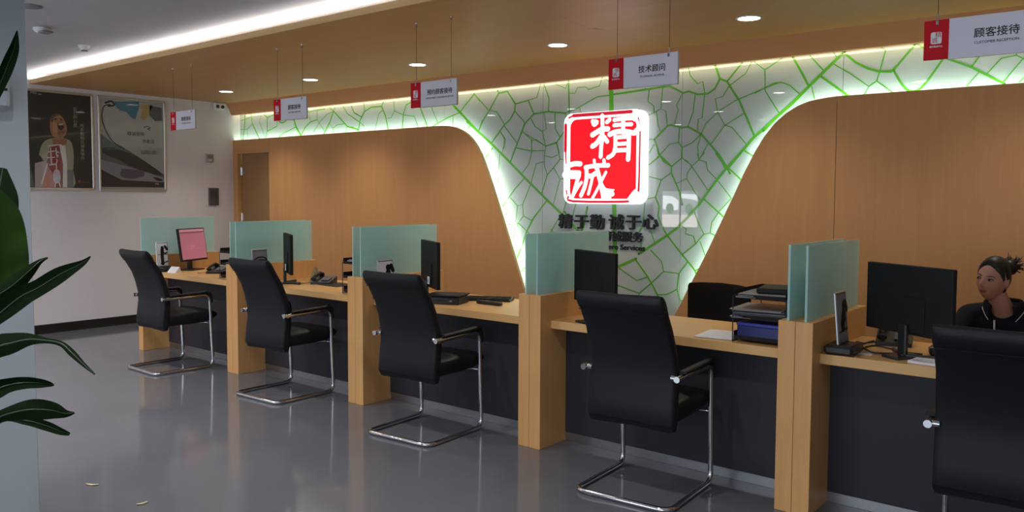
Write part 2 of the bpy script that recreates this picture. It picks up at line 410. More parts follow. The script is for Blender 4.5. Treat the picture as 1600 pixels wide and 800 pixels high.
# traced lines of the leaf wall, the seal and the plant, in metres
VEINS = [(0.0233,[(-9.619,2.606),(-9.642,2.434),(-9.678,2.283)]),(0.0177,[(-9.484,2.598),(-9.456,2.482),(-9.307,2.284)]),(0.0107,[(-9.456,2.482),(-9.568,2.415),(-9.571,2.289)]),(0.009,[(-9.745,2.418),(-9.568,2.415)]),(0.0089,[(-9.743,2.529),(-9.509,2.563)]),(0.007,[(-9.246,2.599),(-9.298,2.495),(-9.182,2.299)]),(0.0113,[(-9.202,2.592),(-9.124,2.541),(-8.949,2.572)]),(0.0122,[(-9.124,2.541),(-9.124,2.368),(-9.165,2.283)]),(0.0129,[(-9.124,2.368),(-8.918,2.419),(-8.908,2.509)]),(0.017,[(-8.916,2.514),(-8.849,2.47),(-8.773,2.461),(-8.681,2.496)]),(0.0251,[(-8.581,2.535),(-8.518,2.394),(-8.415,2.276)]),(0.0118,[(-8.518,2.394),(-8.692,2.348),(-8.784,2.327),(-8.87,2.286)]),(0.0156,[(-8.423,2.282),(-8.325,2.384),(-8.229,2.437),(-8.097,2.459),(-8.095,2.573),(-7.95,2.578)]),(0.0066,[(-8.258,2.579),(-8.229,2.452)]),(0.0082,[(-8.259,2.559),(-8.095,2.573)]),(0.0065,[(-8.097,2.459),(-7.961,2.314)]),(0.012,[(-7.866,2.592),(-7.785,2.54),(-7.752,2.594)]),(0.016,[(-7.785,2.54),(-7.846,2.431),(-7.969,2.281)]),(0.0165,[(-7.785,2.54),(-7.539,2.35),(-7.341,2.303)]),(0.0081,[(-7.785,2.54),(-7.905,2.51),(-8.043,2.432),(-8.177,2.305)]),(0.0064,[(-7.862,2.394),(-7.803,2.344),(-7.788,2.292)]),(0.0079,[(-7.803,2.344),(-7.714,2.377),(-7.597,2.382)]),(0.0079,[(-7.539,2.35),(-7.572,2.282)]),(0.0094,[(-7.609,2.584),(-7.538,2.497),(-7.341,2.394)]),(0.0093,[(-7.465,2.584),(-7.417,2.503),(-7.34,2.471)]),(0.0161,[(-7.345,2.276),(-7.313,2.402),(-7.235,2.501),(-7.119,2.543),(-6.945,2.541),(-6.915,2.587)]),(0.0165,[(-6.945,2.541),(-6.88,2.431),(-6.835,2.27)]),(0.0115,[(-7.244,2.597),(-7.231,2.506)]),(0.0093,[(-7.465,2.584),(-7.417,2.499),(-7.291,2.446)]),(0.0077,[(-7.453,2.455),(-7.327,2.393),(-7.244,2.339)]),(0.0156,[(-7.454,2.336),(-7.342,2.299)]),(0.0076,[(-6.925,2.5),(-6.992,2.46),(-7.053,2.294)]),(0.0089,[(-6.746,2.585),(-6.736,2.479),(-6.788,2.408),(-6.841,2.402)]),(0.0088,[(-6.736,2.479),(-6.597,2.427),(-6.422,2.4),(-6.367,2.286)]),(0.0146,[(-6.409,2.582),(-6.465,2.556),(-6.546,2.532),(-6.597,2.423),(-6.612,2.273)]),(0.0144,[(-6.361,2.545),(-6.336,2.493),(-6.216,2.266)]),(0.0071,[(-6.204,2.543),(-6.174,2.495),(-6.069,2.309)]),(0.0112,[(-6.181,2.269),(-5.924,2.359),(-5.755,2.402)]),(0.0056,[(-5.85,2.367),(-5.853,2.273)]),(0.0236,[(-5.981,2.601),(-5.867,2.499),(-5.755,2.402),(-5.481,2.174)]),(0.0124,[(-5.755,2.402),(-5.677,2.474),(-5.557,2.574)]),(0.0082,[(-5.557,2.574),(-5.482,2.493)]),(0.0096,[(-5.611,2.265),(-5.671,2.199)]),(0.0054,[(-5.524,2.2),(-5.551,2.121)]),(0.0233,[(-5.655,2.303),(-5.326,2.066),(-5.085,1.875),(-4.905,1.726),(-4.635,1.514),(-4.458,1.381),(-4.278,1.239)]),(0.0131,[(-4.908,2.249),(-5.004,2.047),(-5.085,1.882)]),(0.0077,[(-5.004,2.012),(-4.827,1.979),(-4.681,1.981)]),(0.009,[(-4.828,2.081),(-4.819,1.979),(-4.853,1.863),(-4.931,1.775)]),(0.0089,[(-4.925,2.161),(-4.819,2.081),(-4.767,2.086),(-4.656,2.018),(-4.53,2.043),(-4.449,2.139)]),(0.0076,[(-4.699,2.164),(-4.656,2.018)]),(0.0083,[(-4.656,2.018),(-4.672,1.927),(-4.671,1.846),(-4.637,1.75)]),(0.0076,[(-4.672,1.933),(-4.579,1.911),(-4.513,1.936)]),(0.01,[(-4.53,2.043),(-4.488,1.895),(-4.414,1.887)]),(0.0114,[(-4.488,1.895),(-4.562,1.817),(-4.637,1.75),(-4.698,1.581)]),(0.0075,[(-4.562,1.817),(-4.486,1.708),(-4.562,1.48)]),(0.0075,[(-4.486,1.708),(-4.396,1.721)]),(0.0084,[(-4.68,1.873),(-4.766,1.861),(-4.825,1.684),(-4.929,1.47)]),(0.006,[(-5.223,1.956),(-5.244,1.631)]),(0.0111,[(-4.905,1.726),(-5.029,1.616),(-5.183,1.446)]),(0.0107,[(-5.311,2.027),(-5.405,1.933)]),(0.0078,[(-5.083,1.532),(-4.992,1.456),(-4.929,1.47),(-4.92,1.359),(-4.823,1.319)]),(0.0065,[(-4.992,1.456),(-5.018,1.294)]),(0.0084,[(-4.92,1.359),(-4.982,1.288),(-4.848,1.194)]),(0.0065,[(-4.982,1.288),(-5.053,1.138)]),(0.0066,[(-5.118,1.271),(-4.982,1.288)]),(0.0059,[(-5.083,1.49),(-5.137,1.362)]),(0.0141,[(-4.635,1.514),(-4.814,1.32),(-4.883,1.2)]),(0.0075,[(-4.41,1.522),(-4.455,1.374)]),(0.0074,[(-4.305,1.483),(-4.344,1.357)]),(0.006,[(-5.214,2.181),(-5.15,2.108),(-5.158,2.038),(-5.204,1.962)]),(0.0095,[(-5.45,2.306),(-5.502,2.197)]),(0.0142,[(-4.778,1.364),(-4.87,1.224),(-4.94,1.063),(-4.993,0.949)]),(0.0082,[(-4.596,1.207),(-4.495,1.351)]),(0.0063,[(-4.594,1.241),(-4.555,1.206)]),(0.0052,[(-4.963,0.974),(-4.897,0.93)]),(0.0198,[(-4.429,1.406),(-4.352,1.301),(-4.282,1.234)]),(0.0184,[(-4.282,1.234),(-4.234,1.243),(-4.201,1.348),(-4.178,1.453)]),(0.0096,[(-4.596,1.207),(-4.638,1.076),(-4.775,0.96),(-4.938,0.821)]),(0.0125,[(-4.596,1.207),(-4.482,1.119),(-4.307,1.064)]),(0.0207,[(-3.88,0.92),(-4.053,0.971),(-4.264,1.066),(-4.416,1.21)]),(0.0087,[(-4.307,1.064),(-4.348,0.928),(-4.478,0.795)]),(0.0081,[(-5.568,2.583),(-5.375,2.406),(-5.263,2.378),(-5.161,2.246)]),(0.0128,[(-5.254,2.588),(-5.236,2.558),(-5.357,2.398),(-5.451,2.289),(-5.499,2.198)]),(0.0145,[(-5.236,2.558),(-5.126,2.567),(-5.026,2.439),(-5.034,2.371),(-5.088,2.297),(-5.17,2.239),(-5.327,2.077)]),(0.0117,[(-5.026,2.439),(-4.867,2.462)]),(0.0083,[(-4.867,2.462),(-4.763,2.482),(-4.721,2.6)]),(0.0129,[(-4.867,2.462),(-4.8,2.329)]),(0.0152,[(-4.8,2.329),(-4.626,2.341),(-4.435,2.314)]),(0.0092,[(-4.435,2.314),(-4.299,2.351),(-4.082,2.439),(-3.945,2.442)]),(0.0136,[(-4.8,2.329),(-4.9,2.246),(-4.944,2.166),(-5.05,1.962)]),(0.0102,[(-4.679,2.596),(-4.619,2.458),(-4.626,2.341)]),(0.0085,[(-5.034,2.371),(-4.9,2.246)]),(0.0086,[(-5.17,2.239),(-5.006,2.065)]),(0.0149,[(-4.398,2.606),(-4.387,2.317)]),(0.0075,[(-4.545,2.592),(-4.43,2.539),(-4.401,2.6)]),(0.0073,[(-4.389,2.492),(-4.324,2.487),(-4.298,2.539),(-4.206,2.535),(-4.178,2.51),(-4.06,2.533),(-4.033,2.607)]),(0.0077,[(-4.831,2.283),(-4.787,2.213),(-4.706,2.161),(-4.65,2.179),(-4.676,2.328)]),(0.0107,[(-4.551,2.323),(-4.544,2.174),(-4.491,2.098)]),(0.0089,[(-4.427,2.313),(-4.426,2.168),(-4.491,2.098),(-4.527,2.053),(-4.657,2.021),(-4.794,2.091),(-4.935,2.165)]),(0.0076,[(-4.695,2.161),(-4.657,2.021)]),(0.0077,[(-4.82,2.085),(-4.828,1.956)]),(0.0077,[(-5.005,2.016),(-4.828,1.983),(-4.657,1.977)]),(0.0113,[(-4.527,2.053),(-4.498,1.946)]),(0.006,[(-4.007,2.592),(-3.947,2.555)]),(0.0061,[(-4.275,2.362),(-4.254,2.303)]),(0.006,[(-5.225,2.193),(-5.16,2.106),(-5.178,2.008)]),(0.0429,[(-3.944,2.715),(-3.927,2.154),(-3.899,1.59),(-3.878,1.023),(-3.866,0.624)]),(0.0158,[(-3.907,2.447),(-3.646,2.461),(-3.363,2.478),(-3.236,2.408),(-3.183,2.418),(-3.105,2.387),(-3.016,2.386),(-2.954,2.421),(-2.912,2.498)]),(0.0167,[(-2.955,2.611),(-2.912,2.498),(-2.85,2.47),(-2.744,2.309),(-2.675,2.164),(-2.613,2.026)]),(0.0129,[(-2.85,2.47),(-2.726,2.606)]),(0.0078,[(-3.194,2.622),(-3.173,2.544),(-3.107,2.474),(-3.062,2.488),(-3.041,2.394),(-3.061,2.191),(-3.095,2.187),(-3.1,2.096)]),(0.0075,[(-3.555,2.463),(-3.567,2.36),(-3.511,2.32),(-3.506,2.259)]),(0.007,[(-3.584,2.544),(-3.597,2.466)]),(0.008,[(-3.427,2.471),(-3.442,2.291),(-3.394,2.27),(-3.378,2.143)]),(0.0063,[(-3.565,2.241),(-3.442,2.291)]),(0.0063,[(-3.482,2.27),(-3.467,2.16),(-3.438,2.092)]),(0.0079,[(-3.242,2.403),(-3.297,2.312),(-3.279,2.275),(-3.311,2.149)]),(0.0084,[(-3.127,2.388),(-3.141,2.249),(-3.189,2.128)]),(0.0069,[(-3.569,2.04),(-3.499,2.037)]),(0.0161,[(-3.499,2.037),(-3.378,2.143),(-3.344,2.151),(-3.244,2.124),(-3.185,2.127),(-3.067,2.063),(-2.983,1.972),(-2.906,1.889),(-2.842,1.795),(-2.81,1.737)]),(0.0143,[(-3.499,2.037),(-3.449,1.904),(-3.332,1.804)]),(0.009,[(-3.264,2.125),(-3.271,2.001),(-3.238,1.96),(-3.237,1.872),(-3.332,1.804)]),(0.0074,[(-3.271,2.001),(-3.355,1.992),(-3.456,1.892),(-3.559,1.815)]),(0.0084,[(-3.238,1.96),(-3.15,1.992),(-3.067,2.063)]),(0.0084,[(-3.237,1.872),(-3.146,1.807)]),(0.0072,[(-3.067,2.057),(-3.097,1.965),(-3.082,1.853),(-3.146,1.801)]),(0.0072,[(-3.002,1.985),(-3.082,1.853),(-3.018,1.833),(-3.011,1.798)]),(0.0082,[(-3.067,2.063),(-3.024,2.148),(-2.925,2.23)]),(0.0076,[(-2.925,2.23),(-2.946,2.34),(-2.884,2.353),(-2.831,2.435),(-2.695,2.519),(-2.649,2.604)]),(0.008,[(-2.913,2.24),(-2.78,2.312),(-2.534,2.394),(-2.413,2.428)]),(0.0082,[(-2.925,2.23),(-2.861,2.123),(-2.977,1.978)]),(0.0081,[(-2.861,2.123),(-2.706,2.205)]),(0.007,[(-2.861,2.123),(-2.8,2.103),(-2.679,1.967)]),(0.0084,[(-2.626,2.601),(-2.54,2.532),(-2.409,2.607)]),(0.0084,[(-2.54,2.532),(-2.534,2.372),(-2.416,2.188)]),(0.0222,[(-2.399,2.198),(-2.619,2.015),(-2.818,1.794)]),(0.0117,[(-2.709,1.925),(-2.621,1.872)]),(0.0058,[(-3.567,1.895),(-3.499,1.997)]),(0.013,[(-3.457,1.915),(-3.408,1.849),(-3.334,1.804),(-3.334,1.751),(-3.259,1.6),(-3.228,1.483)]),(0.0084,[(-3.334,1.804),(-3.241,1.872),(-3.241,1.919)]),(0.0078,[(-3.241,1.872),(-3.187,1.844),(-3.146,1.801),(-2.999,1.605)]),(0.0078,[(-3.146,1.801),(-3.186,1.743),(-3.191,1.701),(-3.113,1.585),(-3.066,1.527)]),(0.0073,[(-3.191,1.701),(-3.278,1.665)]),(0.0072,[(-3.146,1.801),(-3.084,1.852),(-3.034,1.913)]),(0.0071,[(-3.096,1.904),(-3.084,1.852),(-3.021,1.835),(-3.003,1.767),(-2.923,1.693),(-2.793,1.539)]),(0.0136,[(-2.932,1.9),(-2.881,1.837),(-2.849,1.769)]),(0.0201,[(-2.726,1.899),(-2.837,1.784),(-2.933,1.673),(-3.077,1.485),(-3.19,1.367),(-3.284,1.279),(-3.367,1.222),(-3.488,1.147),(-3.638,1.052)]),(0.0118,[(-2.826,1.784),(-2.71,1.683)]),(0.012,[(-3.032,1.532),(-2.85,1.384)]),(0.0071,[(-2.793,1.539),(-2.895,1.435),(-2.96,1.34),(-2.97,1.256)]),(0.0083,[(-2.925,1.237),(-2.97,1.256),(-3.026,1.244),(-3.086,1.353),(-3.122,1.442)]),(0.0083,[(-3.026,1.244),(-3.099,1.162),(-3.22,1.066)]),(0.0058,[(-3.561,1.814),(-3.457,1.883)]),(0.008,[(-3.541,1.721),(-3.429,1.693),(-3.334,1.751)]),(0.0092,[(-3.429,1.693),(-3.482,1.546),(-3.569,1.529)]),(0.0125,[(-3.482,1.546),(-3.444,1.47),(-3.455,1.383),(-3.392,1.265),(-3.361,1.222),(-3.22,1.066)]),(0.007,[(-3.584,1.502),(-3.592,1.391),(-3.603,1.292),(-3.628,1.247)]),(0.0075,[(-3.541,1.31),(-3.482,1.152)]),(0.0078,[(-3.237,1.312),(-3.183,1.282),(-3.194,1.244),(-3.118,1.225),(-3.099,1.162)]),(0.0072,[(-3.059,1.18),(-3.006,1.056)]),(0.0225,[(-3.663,1.011),(-3.837,0.934),(-3.977,0.903)]),(0.0128,[(-3.22,1.066),(-3.16,1.005),(-3.101,0.939),(-3.077,0.877)]),(0.0099,[(-3.101,0.939),(-3.027,0.976)]),(0.0058,[(-3.62,1.169),(-3.61,1.081)]),(0.0081,[(-3.518,1.09),(-3.412,1.002),(-3.392,0.916),(-3.495,0.821),(-3.626,0.712),(-3.632,0.678)]),(0.0079,[(-3.392,0.916),(-3.247,0.906),(-3.172,1.005)]),(0.0085,[(-3.247,0.906),(-3.263,0.773),(-3.358,0.722),(-3.438,0.715)]),(0.0073,[(-3.263,0.773),(-3.231,0.683),(-3.166,0.675)]),(0.0138,[(-3.662,0.995),(-3.546,0.862),(-3.495,0.788),(-3.431,0.683),(-3.392,0.543)]),(0.0076,[(-3.83,0.917),(-3.653,0.822),(-3.546,0.86)]),(0.0077,[(-3.868,0.773),(-3.815,0.759),(-3.626,0.712)]),(0.0064,[(-3.672,1.212),(-3.653,1.224),(-3.603,1.303),(-3.585,1.369)]),(0.0076,[(-3.626,0.689),(-3.681,0.516)]),(0.0083,[(-3.977,0.88),(-3.868,0.773),(-3.92,0.631),(-3.865,0.498)]),(0.0225,[(-2.545,2.064),(-2.419,2.182),(-2.329,2.253),(-2.197,2.377),(-2.1,2.468),(-1.943,2.611)]),(0.0165,[(-1.962,2.597),(-1.931,2.585),(-1.862,2.522),(-1.776,2.47),(-1.707,2.444),(-1.621,2.434),(-1.591,2.468)]),(0.0158,[(-2.325,2.61),(-2.25,2.481),(-2.197,2.377)]),(0.0096,[(-2.194,2.604),(-2.096,2.492)]),(0.006,[(-2.023,2.611),(-2.002,2.58)]),(0.0078,[(-2.016,2.525),(-1.899,2.445),(-1.769,2.343),(-1.798,2.289)]),(0.0087,[(-1.769,2.343),(-1.717,2.378),(-1.696,2.447),(-1.663,2.588),(-1.705,2.62)]),(0.0072,[(-1.717,2.378),(-1.606,2.286)]),(0.0159,[(-2.108,2.444),(-1.903,2.281)]),(0.0076,[(-2.176,2.375),(-2.153,2.283)]),(0.0088,[(-2.615,2.359),(-2.534,2.396),(-2.464,2.424),(-2.403,2.425),(-2.341,2.397),(-2.267,2.328)]),(0.0143,[(-1.65,2.439),(-1.607,2.443),(-1.472,2.607)]),(0.0141,[(-1.607,2.443),(-1.519,2.304),(-1.424,2.306),(-1.293,2.493)]),(0.0147,[(-1.484,2.627),(-1.41,2.574),(-1.332,2.521),(-1.127,2.421),(-0.925,2.291)]),(0.0082,[(-1.235,2.537),(-1.263,2.496)]),(0.0108,[(-1.119,2.423),(-1.043,2.533)]),(0.0063,[(-1.146,2.295),(-1.079,2.376)]),(0.007,[(-1.027,2.369),(-0.95,2.458),(-0.867,2.469),(-0.824,2.442),(-0.768,2.406)]),(0.0074,[(-0.867,2.469),(-0.861,2.55)]),(0.0074,[(-0.93,2.309),(-0.832,2.44),(-0.79,2.481)]),(0.007,[(-0.844,2.296),(-0.819,2.322),(-0.767,2.367)]),(0.012,[(-0.42,2.38),(-0.2,2.3),(0.05,2.45),(0.2,2.62)]),(0.012,[(0.05,2.45),(0.35,2.28)]),(0.007,[(0.35,2.28),(0.6,2.55)])]
LOGO_STROKES = [(0.0319,[(-4.052,2.21),(-4.035,2.178),(-4.004,2.204),(-4.052,2.21)]),(0.0333,[(-3.874,2.216),(-3.904,2.195)]),(0.0347,[(-3.951,2.255),(-3.948,2.078),(-3.96,1.981),(-3.964,1.897)]),(0.043,[(-4.053,2.091),(-4.007,2.114),(-3.949,2.137),(-3.891,2.137)]),(0.0416,[(-4.052,1.992),(-4.014,2.011),(-3.973,2.058),(-3.949,2.092)]),(0.0361,[(-3.932,2.07),(-3.897,2.027)]),(0.0319,[(-3.827,2.209),(-3.763,2.215),(-3.652,2.215),(-3.62,2.202)]),(0.0278,[(-3.636,2.24),(-3.592,2.17),(-3.596,2.116)]),(0.0319,[(-3.828,2.164),(-3.746,2.167),(-3.655,2.165)]),(0.0347,[(-3.739,2.219),(-3.737,2.103)]),(0.0416,[(-3.873,2.087),(-3.81,2.107),(-3.729,2.108),(-3.626,2.09),(-3.607,2.11)]),(0.0347,[(-3.815,2.065),(-3.816,1.976),(-3.835,1.918),(-3.888,1.888)]),(0.0333,[(-3.809,2.06),(-3.677,2.063)]),(0.0375,[(-3.679,2.063),(-3.681,1.944),(-3.685,1.866)]),(0.0305,[(-3.808,2.002),(-3.684,2.004)]),(0.0347,[(-3.807,1.948),(-3.687,1.949)]),(0.043,[(-4.318,1.824),(-4.244,1.842),(-4.178,1.84)]),(0.0333,[(-4.327,1.766),(-4.243,1.767),(-4.186,1.762)]),(0.0521,[(-4.349,1.743),(-4.304,1.735),(-4.199,1.733)]),(0.0347,[(-4.189,1.753),(-4.216,1.675),(-4.254,1.56)]),(0.025,[(-4.164,1.675),(-4.2,1.636),(-4.267,1.539)]),(0.0361,[(-4.122,1.808),(-4.054,1.817),(-3.97,1.822),(-3.883,1.821)]),(0.0361,[(-4.113,1.795),(-4.111,1.717),(-4.129,1.639),(-4.169,1.557)]),(0.025,[(-4.031,1.871),(-4.025,1.821)]),(0.0292,[(-3.929,1.868),(-3.924,1.819)]),(0.0403,[(-4.104,1.727),(-4.053,1.734),(-4.02,1.751)]),(0.025,[(-4.049,1.716),(-4.067,1.646),(-4.09,1.571)]),(0.0389,[(-4.003,1.8),(-3.977,1.722),(-3.951,1.645),(-3.892,1.575)]),(0.0236,[(-3.907,1.763),(-3.952,1.687),(-4.001,1.603),(-4.051,1.525)]),(0.0625,[(-3.934,1.603),(-3.884,1.561)]),(0.0416,[(-3.917,1.589),(-3.839,1.572)]),(0.0347,[(-3.909,1.547),(-3.867,1.54)])]
LEAVES = [[((-2.864,0.905,1.721),0.0039),((-2.781,0.929,1.825),0.0115),((-2.718,0.933,1.881),0.0151),((-2.66,0.932,1.924),0.0168),((-2.603,0.93,1.967),0.0128),((-2.554,0.921,2.008),0.0018)],[((-2.699,0.804,1.151),0.011),((-2.698,0.866,1.332),0.0411),((-2.724,0.903,1.461),0.0569),((-2.758,0.931,1.556),0.052),((-2.794,0.956,1.63),0.0117)],[((-2.525,0.751,1.142),0.0086),((-2.482,0.794,1.246),0.0379),((-2.463,0.816,1.332),0.0723),((-2.461,0.824,1.418),0.0688),((-2.466,0.826,1.504),0.0516),((-2.475,0.824,1.571),0.0069)],[((-2.413,0.72,1.227),0.0049),((-2.374,0.781,1.28),0.0149),((-2.359,0.822,1.311),0.0218),((-2.35,0.858,1.346),0.0152),((-2.35,0.885,1.37),0.0068),((-2.355,0.908,1.38),0.0017)],[((-2.307,0.673,1.172),0.0047),((-2.219,0.729,1.248),0.0186),((-2.155,0.764,1.301),0.0246),((-2.102,0.787,1.327),0.0198),((-2.044,0.816,1.362),0.0181),((-1.989,0.841,1.389),0.0075),((-1.958,0.847,1.406),0.0015)],[((-2.247,0.654,1.128),0.0061),((-2.165,0.709,1.184),0.0258),((-2.119,0.732,1.2),0.0226),((-2.074,0.753,1.211),0.0135),((-2.029,0.773,1.211),0.0059),((-1.989,0.79,1.206),0.0059),((-1.956,0.799,1.188),0.0073),((-1.922,0.809,1.165),0.0044),((-1.888,0.82,1.144),0.0014)],[((-2.531,0.732,0.953),0.0052),((-2.472,0.806,1.015),0.0225),((-2.459,0.84,1.029),0.0192),((-2.441,0.876,1.032),0.0158),((-2.43,0.906,1.027),0.0124),((-2.428,0.929,1.021),0.0071),((-2.435,0.945,1.014),0.0018)],[((-2.24,0.646,0.945),0.0046),((-2.181,0.71,1.009),0.0123),((-2.156,0.743,1.025),0.0185),((-2.129,0.775,1.031),0.0247),((-2.102,0.808,1.027),0.0202),((-2.084,0.833,1.017),0.0093),((-2.075,0.851,1.017),0.0016)],[((-2.356,0.68,0.93),0.0032),((-2.282,0.757,0.982),0.0048),((-2.243,0.801,0.978),0.0097),((-2.216,0.836,0.963),0.0114),((-2.194,0.865,0.945),0.0082),((-2.186,0.883,0.936),0.0033)]]

# ================================================================== the room
struct(MB().box(XL - .2, XR + .2, YF - .2, YG + .3, -.12, 0).build('floor', MT['floor']))
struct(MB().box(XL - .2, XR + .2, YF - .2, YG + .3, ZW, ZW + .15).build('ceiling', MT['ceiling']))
struct(MB().box(XL - .2, XL, YF - .2, YG + .3, 0, ZW).build('wall_left', MT['wall']))
struct(MB().box(XR, XR + .2, YF - .2, YG + .3, 0, ZW).build('wall_right', MT['wall']))
b = MB().box(XL, XL + .012, YF, YP, 0, .102)
struct(b.build('baseboard_left', MT['skirt']))
# square pillar at the plant
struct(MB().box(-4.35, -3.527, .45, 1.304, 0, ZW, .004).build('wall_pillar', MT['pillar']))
# glass front behind the camera: plinth, head, piers, panes
b = MB()
b.box(XL, XR, YF - .2, YF, 0, .3).box(XL, XR, YF - .2, YF, 2.7, ZW)
edges = [XL, -7.2, -4.8, -2.4, 0.0, 2.2, XR]
for i, x in enumerate(edges[1:-1]): b.box(x - .06, x + .06, YF - .2, YF, .3, 2.7)
b.box(XL, XL + 1.75, YF - .2, YF, .3, 2.7); b.box(2.2, XR, YF - .2, YF, .3, 2.7)
struct(b.build('wall_front', MT['wall']))
m, nt, bs = new_mat('pane_glass')
tr = nt.nodes.new('ShaderNodeBsdfTransparent'); gl = nt.nodes.new('ShaderNodeBsdfGlossy'); gl.inputs['Roughness'].default_value = .02
mx = nt.nodes.new('ShaderNodeMixShader'); mx.inputs[0].default_value = .08
nt.links.new(tr.outputs[0], mx.inputs[1]); nt.links.new(gl.outputs[0], mx.inputs[2])
nt.links.new(mx.outputs[0], nt.nodes['Material Output'].inputs['Surface'])
MT['pane'] = m
for i, (x0, x1) in enumerate(((XL + 1.75, -7.26), (-7.14, -4.86), (-4.74, -2.46), (-2.34, -.06), (.06, 2.14))):
    struct(MB().box(x0, x1, YF - .11, YF - .1, .3, 2.7).build('window_%d' % (i + 1), MT['pane']))

# glass leaf wall behind the counter
b = MB(); b.cur = 1; b.box(XL, XR, YG + .012, YG + .1, 0, ZW); b.cur = 0
seams = [XL, -7.25, -5.97, -4.69, -3.242, -1.95, -.68, .6, 1.9, XR]
for x0, x1 in zip(seams[:-1], seams[1:]): b.box(x0 + .0015, x1 - .0015, YG, YG + .012, 0, ZS)
wall_back = struct(b.build('wall_back', [MT['glassback'], MT['ink']]))
b = MB()
fv = lambda a, c, d: (a, YG - d, c)
for vi, (w_, pts) in enumerate(VEINS): stroke(b, pts, w_, fv, 0, .0008 + vi * .000012, sub=4 if w_ > .03 or len(pts) == 4 and w_ > .012 else 1)
b.build('leaf_vein_pattern', MT['vein'], wall_back)

# wood panels with led strips behind their edges
def wood_panel(name, poly, led, mirror_led=None):
    b = MB(); n = len(poly); y0, y1 = YP, YP + .032
    b.cur = 0
    b.add([(x, y0, z) for x, z in poly], [list(range(n))], False)
    b.add([(x, y1, z) for x, z in poly], [list(range(n))[::-1]], False)
    b.cur = 1
    b.add([(x, y0, z) for x, z in poly] + [(x, y1, z) for x, z in poly], [(i, (i + 1) % n, n + (i + 1) % n, n + i) for i in range(n)], False)
    o = struct(b.build(name, [MT['panel'], MT['edge']]))
    b = MB()
    stroke(b, led, .014, lambda a, c, d: (a, YP + .032 + d, c), 0, .012, False, sub=1)
    b.build('led_strip', MT['led_cool'], o)
    return o
PL = [(-6.046, 2.268), (-5.90, 2.266), (-5.80, 2.258), (-5.707, 2.240), (-5.624, 2.210), (-5.545, 2.165), (-5.477, 2.107), (-5.42, 2.04), (-5.37, 1.965), (-5.32, 1.87), (-5.228, 1.665), (-5.128, 1.425), (-4.966, 1.027), (-4.814, .647), (-4.56, .0)]
poly = [(XL, 0), (-9.65, 0), (-9.65, 2.10), (-8.92, 2.10), (-8.92, 0)] + PL[::-1] + [(XL, 2.268)]
def inset(line, d):
    out = []
    for i, p in enumerate(line):
        a = Vector(line[max(i - 1, 0)]); c = Vector(line[min(i + 1, len(line) - 1)])
        t = (c - a).normalized(); out.append((p[0] + t.y * d, p[1] - t.x * d))
    return out
wood_panel('wall_panel_left', poly, inset([(XL + .02, 2.268)] + PL[:-1], .022))
PR = [(-3.53, 0), (-3.154, .696), (-3.115, .78), (-2.984, 1.022), (-2.85, 1.30), (-2.712, 1.589), (-2.64, 1.743), (-2.556, 1.903), (-2.489, 2.009), (-2.41, 2.105), (-2.317, 2.182), (-2.238, 2.226), (-2.149, 2.256), (-2.034, 2.272), (-1.9525, 2.277)]
wood_panel('wall_panel_middle', PR + [(-1.9525, 0)], inset(PR[1:], .022))
wood_panel('wall_panel_right', [(-1.9485, 0), (-1.9485, 2.277), (XR, 2.277), (XR, 0)], [(-1.94, 2.255), (XR - .02, 2.255)])

# recessed door in the left panel
d = struct(MB().box(-9.60, -8.925, YP + .045, YP + .08, 0.005, 2.085, .002).build('door_1', MT['door']))
b = MB()
for z in (.35, 1.26, 1.86):
    b.cyl((-9.607, YP + .036), .009, z - .055, z + .055, 12); b.box(-9.63, -9.585, YP + .04, YP + .0445, z - .05, z + .05)
b.build('hinge', MT['chrome'], d)
b = MB().cyl((-8.99, YP + .01), .012, 1.0, 1.005)
b.tube([(-8.99, YP + .044, 1.0), (-8.99, YP + .01, 1.0), (-9.09, YP + .01, 1.0)], .009); b.build('door_handle', MT['steel'], d)
b = MB().box(-9.648, -9.64, YP + .001, YP + .08, 0, 2.098).box(-8.93, -8.922, YP + .001, YP + .04, 0, 2.098).box(-9.648, -8.922, YP + .001, YP + .08, 2.088, 2.098)
struct(b.build('trim_1', MT['oak']))

# bulkhead above the panels and lowered wooden ceiling
prof = [(5.986, ZS), (6.057, 2.597), (6.10, 2.597), (6.10, ZS)]
b = MB().prism(prof, lambda a, c, d: (d, a, c), XL, XR)
bulk = struct(b.build('trim_2', MT['fascia']))
MB().box(XL + .02, XR - .02, 6.101, 6.112, 2.602, 2.612).build('led_strip', MT['led_warm'], bulk)
b = MB(); b.cur = 0; b.box(XL, XR, YS + .012, YG + .1, ZS, ZS + .03)
b.cur = 1; b.box(XL, XR, YS, YS + .012, ZS, ZS + .046)
sof = struct(b.build('ceiling_lowered', [MT['soffit'], MT['edge']]))
MB().box(XL + .02, XR - .02, YS + .05, YS + .09, ZS + .031, ZS + .04).build('led_strip', MT['led_cove'], sof)

# hairline crack in the lowered ceiling
CRACK = [(-3.249, 4.50), (-3.287, 4.728), (-3.318, 4.925), (-3.264, 4.925), (-3.254, 5.018), (-3.257, 5.329), (-3.271, 5.626)]
b = MB()
stroke(b, CRACK, .004, lambda a, c, d: (a, c, ZS - .0006 - d), 0, 0, False, 1)
b.add([(x, y, ZS - .0012) for x, y in CRACK[2:5]], [[0, 1, 2]], False)
b.build('hairline_crack', MT['door'], sof)
